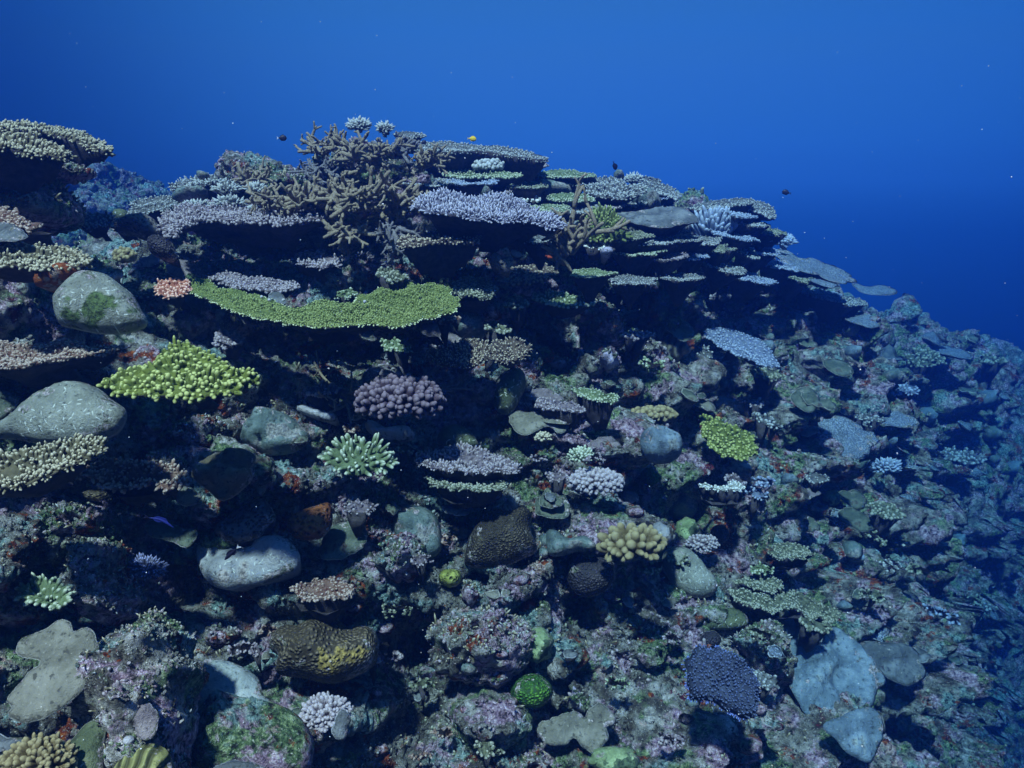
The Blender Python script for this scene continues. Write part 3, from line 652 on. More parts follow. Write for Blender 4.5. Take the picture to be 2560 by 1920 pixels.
MS_WAVY = massive_material('grey_brown_ridges', (.10, .10, .075), (.21, .20, .15), style='ridges', cell=9)
MS_TEAL = massive_material('teal_grey_skin', (.10, .14, .13), (.22, .27, .25), patch=((.34, .34, .32), 9, .56))
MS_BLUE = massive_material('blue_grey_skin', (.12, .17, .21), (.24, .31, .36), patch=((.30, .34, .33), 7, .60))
MS_WHITE = massive_material('chalky_skin', (.40, .39, .40), (.62, .60, .62))
MS_LAVW = massive_material('lavender_skin', (.34, .31, .42), (.56, .53, .66))
MS_GREEN = massive_material('bright_green_skin', (.03, .14, .03), (.09, .30, .07), style='warty', cell=150)
MS_LGREEN = massive_material('pale_green_skin', (.22, .30, .14), (.42, .52, .28), patch=((.10, .15, .08), 12, .54))
MS_OLIVE = massive_material('olive_skin', (.07, .09, .045), (.15, .17, .09), scars=.8, edge=(.25, .27, .2))
MS_ALGAE = rock_material('mossy_rock', 1.4, 1.0, .40)
PL_GREY = massive_material('olive_grey_plate_skin', (.16, .155, .12), (.26, .25, .20), edge=(.50, .50, .44))
PL_GREEN = massive_material('green_grey_plate_skin', (.07, .09, .065), (.17, .19, .14), edge=(.48, .50, .42), patch=((.12, .10, .07), 9, .60))
PL_MAUVE = massive_material('mauve_plate_skin', (.17, .14, .15), (.28, .24, .24), edge=(.50, .45, .48))
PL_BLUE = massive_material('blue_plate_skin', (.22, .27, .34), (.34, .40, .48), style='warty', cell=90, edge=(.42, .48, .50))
PL_SLATE = massive_material('slate_plate_skin', (.09, .10, .105), (.20, .215, .22), edge=(.42, .44, .46))
SP_RUST = massive_material('rust_sponge', (.14, .03, .008), (.34, .10, .02), patch=((.4, .3, .25), 12, .60))
SP_RED = massive_material('red_sponge', (.10, .008, .01), (.24, .02, .025), patch=((.25, .18, .18), 14, .60))
ROCKL = rock_material('pale_reef_rock', 1.75)
E = ellipse
def tilt_for(pts, ratio=0.8):
    p = np.asarray(pts); w = np.ptp(p[:, 0]); h = np.ptp(p[:, 1]); vm = p[:, 1].mean(); e = PITCH + math.atan((vm - 960) / FPX)
    t = math.asin(min(0.95, h / (w * ratio))) - e; t = min(max(t, math.radians(-6)), math.radians(38)); return (0.0, -math.tan(t), 1.0)
def TB(label, outline, m, **k):
    k.setdefault('n', tilt_for(outline)); return table(label, outline, m, **k)
def MV(label, outline, m, **k): return massive(label, outline, m, **k)
def PL(label, outline, m, **k): return plate(label, outline, m, **k)
def CRUST(label, outline, m, **k):      # old plate overgrown with small knobs
    k = dict(dict(fl=.010, fr=.0048, gap=.0098, sides=5, jag=.012, wob=.03, belly=.05, thick=.02, cat='coral ledge', name='encrusted_coral_ledge', lean=.1, curve=.3, stalk_r=.06), **k)
    k.setdefault('n', tilt_for(outline)); return table(label, outline, m, **k)

# ---------------------------------------------------------------- left edge
TB('pale tan table coral at the upper left edge, in front of a second table', [(-90,326),(0,333),(60,338),(110,350),(150,368),(184,386),(165,397),(120,391),(60,378),(0,368),(-90,362)], A_TAN, d=2.15, anchor=(60,360), n=(.25,-.25,1), stalk_l=0, fl=.022, fr=.0048, gap=.0118, thick=.03, belly=.10)
TB('darker table coral jutting into open water behind the upper left table', [(-60,312),(30,312),(90,314),(150,320),(200,331),(240,350),(271,372),(250,375),(200,355),(140,339),(60,328),(-60,324)], A_TAN, d=2.5, anchor=(130,335), n=(.25,-.02,1), stalk_l=0, fl=.018, fr=.0048, gap=.012, thick=.03, belly=.14)
MV('dark jutting rock under the two upper left table corals', [(-90,380),(40,388),(150,394),(202,414),(238,436),(215,457),(165,468),(172,490),(204,530),(190,562),(100,600),(-90,610)], M_ROCK, d=2.45, n=(.15,-.95,.15), dome=.22, wob=.12, wobs=.16, cat='rock', name='reef_rock', belly=.3)
TB('beige stubby table coral at the left edge above a rusty sponge', [(-80,612),(0,614),(60,610),(110,616),(170,620),(205,634),(228,650),(205,660),(150,668),(90,672),(40,664),(-80,660)], A_TAN, fl=.016, fr=.0048, gap=.0112, d=2.02, anchor=(90,616), n=(.03,-.2,1), stalk_l=0)
MV('rusty orange sponge hanging under the beige stubby table coral', E(143,688,58,22,-18), SP_RUST, dome=.05, wob=.03, d=1.9, rough=.01, cat='sponge', name='sponge')
PL('grey smooth plate coral at the left edge below the dark rock', [(-60,560),(0,556),(40,566),(66,590),(50,600),(10,604),(-60,600)], PL_SLATE, d=1.98)
CRUST('brown knobbly ledge at the left edge above the grey plate', [(-60,520),(0,515),(50,530),(100,548),(118,562),(90,572),(40,560),(-60,552)], CR_R, d=2.1, anchor=(30,530))
MV('big smooth grey-green boulder coral with algae on its left side', [(202,683),(240,679),(269,688),(301,712),(333,738),(356,779),(370,802),(362,819),(318,834),(260,836),(217,830),(185,822),(150,812),(133,766),(148,728),(180,697)], MS_GREYP, n=(.10,-.85,.5), dome=.10, wob=.008, d=1.88, belly=.07, cat='boulder coral')
CRUST('lavender-brown knobbly ledge above the dark honeycomb boulder', [(-60,852),(0,858),(80,860),(160,858),(230,860),(292,868),(275,884),(200,892),(120,904),(60,914),(-60,906)], CR_R, lift=.02)
MV('dark plum boulder coral with a pale green spot between ledge and largest boulder', [(118,880),(162,871),(220,893),(260,912),(286,935),(272,955),(237,966),(179,962),(139,960),(112,958),(110,900)], MS_HONEYD, dome=.10, wob=.01, lift=.10, belly=.15)
MV('small pale green crust patch on the dark plum boulder', E(160,938,19,12,-15), MS_LGREEN, dome=.015, wob=.01, lift=.185, belly=.02)
MV('largest smooth grey-green boulder coral, scratched, at the left edge', [(124,970),(162,954),(203,955),(249,973),(284,1002),(315,1025),(314,1057),(291,1086),(246,1108),(203,1117),(116,1112),(43,1100),(-30,1094),(-40,1070),(29,1040),(58,1012),(87,988)], MS_GREY, n=(.05,-.82,.55), dome=.09, wob=.008, lift=.48, belly=.07, cat='boulder coral')
PL('yellow-green curled plate coral at the left edge beside the largest boulder', [(-70,975),(0,972),(40,979),(45,990),(78,984),(60,1002),(30,1024),(0,1045),(-70,1066)], PL_GREEN, n=(.1,-.6,.8), lift=.2, wob=.02)
TB('beige finger table coral at the left edge below the largest boulder', [(-80,1130),(0,1127),(58,1126),(110,1109),(162,1098),(203,1097),(240,1099),(253,1115),(222,1138),(197,1156),(174,1164),(150,1180),(101,1197),(43,1212),(0,1216),(-80,1222)], A_TAN, n=(-.05,-.25,1), d=1.72, anchor=(90,1160), fl=.018, fr=.0042, gap=.0098, thick=.02)
TB('bright yellow-green table coral with thick stubby fingers', [(257,958),(289,941),(333,924),(391,915),(419,880),(446,868),(477,874),(506,886),(535,900),(564,924),(608,935),(642,944),(634,958),(596,970),(587,984),(535,986),(492,1000),(434,992),(376,988),(318,988),(278,973)], A_YEL, n=(.02,-.30,1), lift=.56, fl=.018, fr=.0060, gap=.0145, rings=4, sides=7, lean=.6, jag=.004, skip=-.4, mound=.015, belly=.05)
MV('mottled lavender and green rounded rock right of the largest boulder', E(495,1090,54,34), ROCKL, dome=.07, wob=.03, lift=.1, name='reef_rock', cat='rock')
# ---------------------------------------------------------------- gap and left shoulder
TB('small thin table coral beside the gap to the blue water', [(193,555),(207,540),(238,535),(270,538),(278,548),(262,560),(228,568),(198,566)], A_GRY, d=2.75, anchor=(235,552), fl=.018, fr=.004, gap=.012)
TB('narrow table coral between the gap table and the cup-marked boulder', [(272,556),(300,548),(330,540),(352,542),(340,556),(310,566),(280,568)], A_GRY, d=2.9, anchor=(315,556), fl=.014, fr=.004, gap=.012)
MV('smooth dark green dome coral at the foot of the gap', E(303,538,21,15), MS_OLIVE, d=3.3, dome=.05, wob=.0)
MV('tan honeycomb boulder coral on the left shoulder', [(283,578),(318,552),(350,541),(382,545),(402,575),(405,596),(372,598),(340,584),(310,580)], MS_HONEY, dome=.09, wob=.01, lift=.08, d=2.75)
MV('plum-brown dome coral just below the tan honeycomb boulder', [(371,610),(388,594),(412,592),(432,610),(442,638),(425,650),(398,646),(375,630)], MS_DARK, dome=.08, wob=.006, lift=.08, d=2.65)
bushy('tan cauliflower coral with fat knobs left of the foliose plates', 312, 637, 31, 20, FAT, count=36, fl=.035, fr=.013, up=.5, lift=.12)
PL('mauve leaf-like plate coral, first of three above the salmon coral', E(376,655,32,13,-8), PL_MAUVE, lift=.12)
PL('mauve leaf-like plate coral, small middle one of three above the salmon coral', E(425,648,24,12,-25), PL_MAUVE, lift=.10)
PL('mauve leaf-like plate coral, broad lower one beside the dark cave', [(418,665),(440,650),(480,655),(510,680),(515,700),(480,704),(445,698),(425,684)], PL_MAUVE, lift=.12, wob=.03)
bushy('lilac cauliflower coral at the left end of the big overhang', 508, 568, 40, 32, A_LIL, count=90, fl=.03, fr=.012, up=.1, lift=.16)
CRUST('pale knobbly rim of the big overhang above the dark cave', [(400,560),(420,530),(470,508),(560,500),(680,498),(790,505),(850,522),(800,540),(722,558),(646,550),(573,549),(520,545),(470,565),(430,585)], CR_L, d=2.95, anchor=(640,520), n=(0,-.16,1), belly=.10, thick=.03, fl=.014, gap=.012)
TB('thin table coral, upper one of two leaning over the gap', [(330,512),(352,500),(390,494),(430,493),(437,502),(400,508),(360,516),(338,522)], A_GRY, d=3.2, anchor=(385,504), fl=.016, fr=.004, gap=.013)
TB('thin table coral, lower one of two leaning over the gap', [(322,530),(350,518),(390,508),(436,503),(440,514),(410,526),(370,534),(335,540)], A_GRY, d=3.05, anchor=(385,520), fl=.016, fr=.004, gap=.013)
TB('wide table coral pointing left from the mound, dark underneath', [(428,463),(446,454),(490,443),(540,436),(600,428),(640,432),(620,448),(570,456),(520,459),(470,466),(436,469)], A_GRY, d=3.3, anchor=(530,448), n=(-.08,-.20,1), fl=.018, fr=.0045, gap=.014, thick=.03, belly=.14)
TB('flat table coral just above the wide left-pointing table', [(544,427),(570,417),(620,413),(680,415),(690,426),(620,430),(560,431)], A_GRY, d=3.45, anchor=(610,422), fl=.014, fr=.0045, gap=.014)
MV('tiny pale dome coral sitting on the wide left-pointing table', E(506,437,16,9), MS_TEAL, d=3.3, dome=.03)
MV('grey-green mound coral under the wide left-pointing table', [(428,494),(450,474),(482,469),(520,476),(500,490),(455,502)], MS_TEAL, d=3.15, dome=.05)
for i, (u, v, w, h, lab) in enumerate([(490,512,40,16,'small pale finger coral clump below the grey-green mound'), (575,505,45,20,'pale finger coral clump in the middle of the overhang roof'), (660,520,45,18,'pale finger coral clump at the right of the overhang roof'), (565,470,40,14,'pale finger coral clump under the wide left-pointing table'), (640,470,30,16,'grey finger coral clump left of the lower staghorn thicket')]):
    bushy(lab, u, v, w, h, A_GRY, count=70, fl=.05, fr=.0055, up=.3, lift=.15, d=3.0, sides=5, rings=3, cat='finger coral')
CRUST('small pink-white knobbly ledge inside the dark cave', [(745,646),(762,636),(800,640),(850,647),(900,640),(932,632),(932,641),(880,653),(840,664),(790,666),(750,662)], CR_L, d=2.85, anchor=(830,650), fl=.016)
# ---------------------------------------------------------------- staghorn thickets on the mound
for lab, u, v, sz, d, sd, nb, up_, bias, mt, r0 in [
    ('staghorn coral thicket at the upper left of the mound top', 810, 365, .19, 3.25, 3, 8, .35, (-.25,-.3,.1), STAG, .0105),
    ('staghorn coral thicket in the middle of the mound top', 875, 368, .18, 3.2, 4, 8, .4, (0,-.4,.15), STAG, .0105),
    ('spider-like staghorn coral with long downward arms on the mound', 941, 384, .26, 3.05, 5, 9, -.1, (0,-.5,-.25), STAG, .012),
    ('grey staghorn coral at the right of the mound top', 1000, 365, .18, 3.25, 6, 8, .35, (.2,-.2,.1), STAG_G, .012),
    ('bunch of staghorn tips pointing right at the end of the mound top', 1050, 395, .17, 3.1, 7, 9, .0, (1.0,-.4,-.05), STAG, .010),
    ('low staghorn coral on the left shoulder of the mound', 640, 440, .19, 3.15, 8, 8, .15, (-.4,-.3,0), STAG, .009),
    ('grey staghorn coral in the hollow of the mound', 800, 412, .16, 3.1, 9, 8, .0, (0,-.5,0), STAG_G, .008),
    ('tan staghorn coral, leftmost of the lower thickets', 680, 490, .17, 2.85, 10, 8, .1, (-.5,-.4,.05), STAG, .010),
    ('large yellowish staghorn coral above the cave', 762, 492, .25, 2.85, 11, 10, .15, (0,-.6,0), STAG, .0125),
    ('staghorn coral with one thick upright dark branch above the cave', 835, 495, .20, 2.85, 12, 8, .5, (.1,-.3,.2), STAG, .012),
    ('staghorn coral with tall spikes in the middle of the lower thickets', 900, 500, .23, 2.8, 13, 9, .45, (0,-.4,.2), STAG, .0115),
    ('staghorn coral drooping over the cave like an open hand', 870, 560, .17, 2.75, 14, 7, -.2, (-.2,-.4,-.3), STAG, .010),
    ('staghorn coral at the right end of the lower thickets', 985, 500, .22, 2.85, 15, 9, .2, (.3,-.4,0), STAG, .0115),
    ('dim staghorn coral hanging below the right lower thickets', 985, 570, .20, 2.75, 16, 9, -.2, (.1,-.3,-.3), STAG_G, .009)]:
    staghorn(lab, u, v + 14, sz * .64, mt, d=d, nb=nb + 2, seed=sd, up=up_ * .45, bias=bias, r0=r0 * .84, group='staghorn thickets on the mound')
bushy('fine bushy grey coral on the very top of the mound', 897, 312, 33, 20, A_GRY, d=3.5, count=90, fl=.05, fr=.006, sides=5, rings=3)
bushy('small bushy grey coral right of the mound summit', 962, 318, 24, 16, A_GRY, d=3.5, count=60, fl=.05, fr=.006, sides=5, rings=3)
MV('dim rock hump carrying the staghorn thickets', [(690,490),(760,455),(800,415),(860,395),(900,388),(980,395),(1040,420),(1075,455),(1040,520),(960,540),(850,545),(760,540),(700,510)], M_ROCK, d=3.4, n=(0,-.9,.45), dome=.16, wob=.14, wobs=.2, belly=.5, cat='rock', name='reef_rock', spacing=.02)
# ---------------------------------------------------------------- tables right of the mound
TB('long thin table coral reaching right over open water', [(1036,368),(1060,357),(1110,354),(1165,360),(1225,366),(1290,372),(1335,384),(1372,396),(1355,400),(1300,393),(1240,384),(1190,377),(1130,378),(1075,380),(1045,378)], A_GRY, d=3.5, anchor=(1180,370), n=(.10,-.20,1), fl=.012, fr=.0045, gap=.014, thick=.03, belly=.20)
TB('small thin table coral tip behind the long right-reaching table', [(1225,364),(1250,364),(1270,370),(1258,376),(1228,374)], A_GRY, d=3.8, anchor=(1245,370), fl=.01, fr=.0045, gap=.014)
TB('small table coral tip right of the mound summit', [(985,334),(1010,328),(1040,331),(1060,340),(1045,345),(1005,342)], A_GRY, d=3.6, anchor=(1020,336), fl=.01, fr=.0045, gap=.014)
bushy('dark grey nodular coral under the long thin table', 1222, 413, 42, 17, A_GRY, d=3.45, count=60, fl=.03, fr=.011)
TB('greenish narrow table coral directly right of the staghorn tips', [(1110,430),(1130,422),(1180,424),(1240,428),(1292,434),(1292,443),(1230,445),(1170,443),(1118,440)], A_GRNE, d=3.4, anchor=(1200,434), fl=.012, fr=.0045, gap=.013)
TB('flat table coral on the skyline with a yellow-green rim', [(1340,434),(1370,427),(1420,425),(1460,430),(1490,437),(1475,442),(1420,443),(1360,442)], A_GRNE, d=3.8, anchor=(1415,434), fl=.010, fr=.0045, gap=.014, belly=.12)
CRUST('ragged ledge above the lavender table coral', [(1152,486),(1170,476),(1210,466),(1250,464),(1280,470),(1276,480),(1230,484),(1190,492)], CR_L, d=3.35, anchor=(1215,478))
TB('white-tipped narrow table coral behind the lavender table', [(1262,482),(1290,478),(1325,485),(1354,494),(1342,502),(1300,498),(1270,492)], A_WHT, d=3.4, anchor=(1305,490), fl=.012, fr=.0055, gap=.014)
TB('oval pale table coral left of the skyline tables', [(1366,492),(1400,484),(1455,483),(1488,493),(1484,502),(1430,504),(1385,500)], A_GRNE, d=3.45, anchor=(1425,493), fl=.012, fr=.005, gap=.013)
MV('mottled green-brown mound between the narrow tables', [(1330,478),(1345,460),(1370,455),(1405,462),(1430,476),(1420,488),(1370,488)], MS_TEAL, d=3.6, dome=.08, wob=.03)
TB('small table coral curving in front of the skyline tables', [(1398,448),(1420,442),(1450,448),(1464,460),(1450,468),(1420,458)], A_GRNE, d=3.75, anchor=(1430,454), fl=.012, fr=.005, gap=.013)
TB('finger-topped table coral, upper of two overlapping pale ones', [(1448,462),(1470,449),(1510,444),(1548,448),(1560,460),(1540,470),(1490,470)], A_GRY, d=3.75, anchor=(1505,457), fl=.018, fr=.005, gap=.014)
TB('finger-topped table coral, lower of two overlapping pale ones', [(1464,478),(1490,467),(1540,461),(1580,463),(1606,474),(1594,487),(1560,496),(1515,494),(1480,487)], A_GRY, d=3.55, anchor=(1535,478), fl=.020, fr=.005, gap=.014)
TB('broad lavender-grey table coral with long fingers', [(1036,510),(1058,494),(1107,482),(1145,490),(1188,496),(1231,488),(1268,494),(1304,508),(1347,527),(1385,543),(1407,561),(1392,571),(1347,560),(1301,549),(1260,551),(1226,545),(1188,548),(1145,539),(1087,531),(1060,524)], A_LAV, d=2.75, anchor=(1215,520), n=(.10,-.26,1), fl=.024, fr=.0034, gap=.0095, thick=.02, belly=.12)
MV('small round dome coral behind the lavender-grey table', E(1217,486,16,10), MS_TEAL, d=3.1, dome=.04)
TB('brown table coral with tan-tipped fingers under the lavender table', [(1000,604),(1040,584),(1080,577),(1130,577),(1170,584),(1200,594),(1192,603),(1150,603),(1100,604),(1050,610),(1012,612)], A_BRN, d=2.75, anchor=(1100,594), n=(0,-.22,1), fl=.018, fr=.0052, gap=.0125, thick=.025, belly=.12)
TB('yellow-green mounded table coral right of the lavender table', [(1442,590),(1465,568),(1490,556),(1515,555),(1540,568),(1556,584),(1560,594),(1530,599),(1500,596),(1468,595)], A_GRN, d=3.2, anchor=(1500,580), n=(0,-.3,1), mound=.06, fl=.035, fr=.0055, gap=.015, lean=.5)
TB('tiny white table coral below the yellow-green mounded one', E(1492,611,24,9), A_WHT, d=3.15, anchor=(1492,611), fl=.014, fr=.007, gap=.016)
MV('pale rounded sponge just right of the tiny white table coral', E(1519,625,18,9,5), MS_LAVW, d=3.1, dome=.03, cat='sponge', name='sponge')
staghorn('tan upright staghorn coral at the right end of the lavender table', 1412, 640, .20, STAG, d=2.85, nb=8, seed=22, up=.7, bias=(0,-.2,.4), r0=.011)
PL('broad smooth grey plate coral with frilled left edge', [(1470,530),(1495,521),(1527,524),(1532,534),(1545,524),(1574,530),(1614,524),(1650,519),(1692,521),(1720,527),(1738,539),(1748,553),(1712,563),(1690,569),(1646,569),(1602,560),(1559,554),(1516,549),(1478,538)], PL_SLATE, d=3.45, n=(.02,-.30,1), wob=.03, wobs=.2, belly=.12, jag=.006)
MV('knobbly green-grey mound behind the broad smooth plate', E(1612,506,42,22,10), MS_TEAL, d=3.75, dome=.1, wob=.05, wobs=.06)
bushy('bushy dark coral on the skyline between two tables', 1585, 447, 26, 15, A_GRY, d=4.1, count=70, fl=.05, fr=.007, sides=5, rings=3)
MV('smooth dome coral standing on the skyline', E(1547,438,14,11), MS_TEAL, d=4.1, dome=.05)
TB('small skyline table coral right of the bushy dark one', [(1600,446),(1625,440),(1648,449),(1640,456),(1610,455)], A_GRY, d=4.2, anchor=(1622,449), fl=.012, fr=.006, gap=.018)
TB('thick-edged skyline table coral with a dark hollow under it', [(1588,466),(1630,458),(1670,466),(1697,488),(1694,500),(1665,488),(1620,478)], A_GRY, d=4.0, anchor=(1645,475), n=(.2,-.2,1), fl=.015, fr=.006, gap=.018, belly=.12)
TB('small dark table coral below the thick-edged skyline table', [(1650,504),(1672,498),(1690,510),(1678,518),(1655,514)], A_GRY, d=3.95, anchor=(1670,507), fl=.012, fr=.006, gap=.018)
TB('long flat table coral on the right skyline', [(1722,520),(1760,507),(1800,500),(1850,495),(1890,500),(1880,508),(1820,516),(1760,524)], A_GRY, d=4.3, anchor=(1800,510), fl=.012, fr=.006, gap=.018, belly=.12)
TB('tilted table coral at the right end of the skyline', [(1866,514),(1900,505),(1926,514),(1938,534),(1934,548),(1905,532),(1880,524)], A_GRY, d=4.4, anchor=(1902,524), n=(.2,-.3,1), fl=.014, fr=.006, gap=.018)
bushy('grey column coral with upright fingers under the right skyline table', 1785, 550, 58, 32, A_BLU, d=4.15, count=90, fl=.10, fr=.012, up=1.6, cat='column coral', name='column_coral')
# thin tables stacked along the skyline and down the right edge
_sky = [(1120,402,60,6,3.75),(1190,398,70,6,3.7),(1300,412,50,6,3.8),(1080,455,40,8,3.3),(1180,452,50,7,3.35),(1310,462,45,7,3.5),(1250,508,45,7,3.3),(1440,520,50,9,3.4),(1370,520,40,8,3.35),
        (1500,512,45,8,3.6),(1560,508,40,8,3.7),(1640,486,44,8,4.1),(1560,590,46,10,3.3),(1620,600,60,10,3.4),(1690,596,44,9,3.5),(1600,628,40,9,3.3),(1660,640,46,10,3.4),(1745,600,44,9,3.7),(1720,640,40,9,3.6),
        (1780,620,40,9,3.9),(1840,530,44,9,4.4),(1880,556,36,8,4.4),(1830,585,40,9,4.2),(1915,575,32,8,4.7),(1900,625,36,9,4.6),(1800,665,46,10,3.9),(1870,690,44,10,4.2),(1700,690,40,10,3.4),(1580,700,44,11,3.1),(1480,680,40,10,3.05),(1940,660,40,9,4.9),(1990,690,40,9,5.2),(2050,735,44,9,5.6),(2110,750,40,9,6.0),
        (1400,556,36,8,3.25),(1350,598,34,8,3.0),(1290,575,34,8,3.0)]
_words = {0: 'thin grey', 1: 'pale green-rimmed', 2: 'lavender knobbly', 3: 'blue-grey', 4: 'olive knobbly'}
SKY = []
for i, (u, v, w, h, d) in enumerate(_sky):
    mi = [0, 1, 2, 0, 3, 4, 0][i % 7] if u < 1750 else [3, 0, 3, 4][i % 4]
    SKY.append((u, v, w, h, d, mi))
def sky_tables():
    used = set()
    for (u, v, w, h, d, mi) in SKY:
        mt = [A_GRY, A_GRNE, CR_L, A_BLU, CR_O][mi]; best = None
        for (a, b), lb in NAMED:
            dx, dy = u - a, v - b; rel = ('right of' if dx > 0 else 'left of') if abs(dx) > abs(dy) else ('below' if dy > 0 else 'above'); q_ = math.hypot(dx, dy); lab = _words[mi] + ' shelf coral ' + rel + ' the ' + lb
            if (best is None or q_ < best[0]) and lab not in used and len(lab.split()) <= 16: best = (q_, lab)
        used.add(best[1]); dd = min(d, depth_at(u, v, d) + .02)
        table(best[1], ellipse(u, v, w * 1.35, h, 0 if u < 1800 else 12, lob=.13), mt, d=dd, anchor=(u, v - h * .5), n=(.0 if u < 1800 else .22, -.10 - .03 * (u % 5), 1), fl=.0026 * dd, fr=.0011 * dd, gap=.0030 * dd, thick=.004 * dd, belly=.03 * dd, jag=.003 * dd, stalk_l=0, wob=.005 * dd, name='shelf_coral', group='thin shelf corals stacked along the right skyline')
# ---------------------------------------------------------------- centre left: the green plate and around
S_, r_g = TB('huge green table coral plate with pale rim and white dots', [(466,703),(506,697),(550,722),(600,728),(658,740),(716,763),(774,760),(817,750),(845,756),(878,752),(893,738),(927,735),(962,709),(1019,705),(1048,718),(1077,706),(1118,722),(1142,752),(1140,768),(1118,780),(1063,797),(990,814),(918,808),(849,817),(759,813),(687,800),(629,788),(579,774),(535,754),(492,736),(466,722)], A_GRN, d=2.42, anchor=(800,770), n=(.0,-.10,1), fl=.011, fr=.0035, gap=.0085, thick=.016, belly=.04, wob=.025, jag=.008, lean=1.2, rim=A_RIMG, stalk_l=.3, stalk_r=.08)
for lab, u, v in (('round white speck on the green plate, leftmost of four', 658, 757), ('round white speck on the green plate, second from the left', 677, 765), ('round white speck on the green plate, third from the left', 712, 765), ('round white speck on the green plate, alone at the right', 914, 769)):
    rr = ray(u, v); t = (S_.o @ S_.n) / (rr @ S_.n); b_ = blob((0, 0, 0), (.0055, .0055, .005), u, 10, 8, .1); o_ = link('sea_squirt', mesh_from('sea_squirt', b_[0], b_[1], MS_WHITE)); o_.location = rr * t + S_.n * .02 - np.array([0, .008, 0]); o_['label'] = lab; o_['category'] = 'sea squirt'; o_['group'] = 'white sea squirts on the green plate'
TB('small raised green tier on the back rim of the huge green plate', [(838,738),(850,728),(875,724),(892,728),(886,738),(860,744)], A_GRNE, d=2.6, anchor=(865,736), fl=.012, fr=.005, gap=.012)
TB('salmon-pink table coral at the left tip of the huge green plate', [(384,722),(395,706),(425,701),(460,704),(476,716),(472,732),(440,742),(405,738)], A_PINK, fl=.018, fr=.0055, gap=.0125, lift=.2, n=(0,-.3,1))
CRUST('green and grey knobbly ledge left of the salmon-pink coral', [(300,716),(320,704),(350,702),(385,708),(388,730),(360,742),(330,738)], CR_O, lift=.2, n=(0,-.3,1))
CRUST('grey rubble-covered ledge behind the huge green plate', [(515,690),(560,684),(620,692),(680,696),(735,705),(744,716),(700,724),(650,724),(600,717),(550,706)], CR_L, d=2.75, anchor=(630,704), n=(0,-.12,1))
PL('small grey plate coral poking up behind the green plate', [(664,742),(680,730),(700,732),(715,748),(712,760),(680,752)], PL_SLATE, d=2.55)
PL('dim brown plate coral under the left tip of the green plate', [(450,750),(480,735),(515,745),(530,770),(512,792),(490,804),(470,785)], PL_GREY, lift=.12)
MV('small pale-topped rock under the left of the green plate', E(530,795,30,12,5), ROCKL, dome=.04, wob=.02, lift=.1, name='reef_rock', cat='rock')
# centre
TB('brown table coral with white tips, left of a touching pair', [(1070,892),(1085,872),(1130,862),(1170,852),(1208,860),(1222,882),(1200,902),(1165,912),(1120,903),(1085,902)], A_BRN, lift=.40, fl=.022, fr=.0036, gap=.0095)
TB('brown table coral with white tips, right of a touching pair', [(1223,882),(1245,857),(1290,848),(1320,860),(1334,874),(1310,892),(1270,904),(1235,897)], A_BRN, lift=.40, fl=.020, fr=.0036, gap=.0095)
TB('grey stubby table coral above the centre hollow', [(1232,702),(1260,685),(1310,668),(1350,663),(1385,671),(1390,685),(1345,701),(1285,708),(1240,707)], A_BRN, lift=.24, fl=.018, fr=.006, gap=.0135)
TB('pale knobby table coral below the grey stubby one', [(1334,738),(1370,728),(1420,735),(1470,744),(1479,757),(1442,766),(1390,763),(1345,752)], A_GRNE, lift=.22, fl=.018, fr=.006, gap=.014)
MV('club-shaped tan coral leaning left above the grey stubby table', [(1220,642),(1232,632),(1248,634),(1262,652),(1278,674),(1268,684),(1245,670),(1224,656)], MS_HONEY, dome=.05, d=2.8)
PL('small pale leaf-shaped plate in the dark hollow', [(1274,618),(1284,622),(1296,628),(1308,631),(1306,640),(1290,642),(1280,632)], MS_WHITE, d=2.9, thick=.006)
CRUST('ragged rock ledge at the right tip of the green plate', [(1130,712),(1160,700),(1190,702),(1225,716),(1228,732),(1190,742),(1150,740)], CR_O, lift=.16)
PL('brown curled plate coral right of the green plate', [(1050,816),(1085,808),(1110,818),(1130,835),(1155,845),(1150,858),(1115,862),(1095,842),(1065,838)], PL_MAUVE, lift=.14, wob=.04)
MV('mottled teal boulder right of and below the green plate', E(1160,815,60,34,15), MS_TEAL, dome=.1, wob=.03, lift=.06)
MV('dark furrowed knob alone in the central hollow', E(1300,798,22,26,20), MS_DARK, dome=.06, lift=.1, wob=.01)
bushy('plum-coloured cauliflower coral with round knobs', 998, 998, 112, 60, A_PUR, count=230, fl=.045, fr=.0115, up=.25, lift=.48, flat=.9)
staghorn('thin staghorn coral with pale blue tips right of the plum coral', 1055, 985, .16, (STAG_G[0], A_VIO[1]), nb=7, seed=31, up=.5, bias=(.6,-.2,.3), r0=.0055, lift=.25)
staghorn('broken tan staghorn rubble left of the plum coral', 850, 985, .17, STAG, nb=8, seed=32, up=.1, bias=(0,-.3,0), r0=.0055, lift=.12)
MV('chalky pale blue lumpy coral beneath the plum coral', [(910,1060),(935,1052),(965,1068),(1000,1062),(1030,1070),(1036,1090),(1010,1102),(970,1100),(930,1088)], MS_WHITE, lift=.14, dome=.05, wob=.03, wobs=.05)
TB('pale green finger coral with white tips, fan-shaped', [(820,1152),(832,1128),(858,1112),(900,1107),(940,1118),(975,1138),(982,1156),(960,1172),(925,1186),(890,1192),(850,1178),(828,1166)], A_GRNE, n=(0,-.35,1), lift=.2, fl=.034, fr=.006, gap=.019, lean=1.0, mound=.03, rings=4)
MV('olive dome coral with white scratches below the plum coral', [(1092,1104),(1102,1074),(1130,1060),(1160,1067),(1186,1090),(1196,1120),(1160,1126),(1115,1120)], MS_OLIVE, dome=.07, lift=.1)
MV('dark rough rock mound left of the plum coral', [(600,1085),(640,1020),(700,1030),(750,1060),(775,1095),(740,1130),(680,1140),(620,1120)], MS_TEAL, dome=.09, wob=.05, wobs=.07, lift=.05)
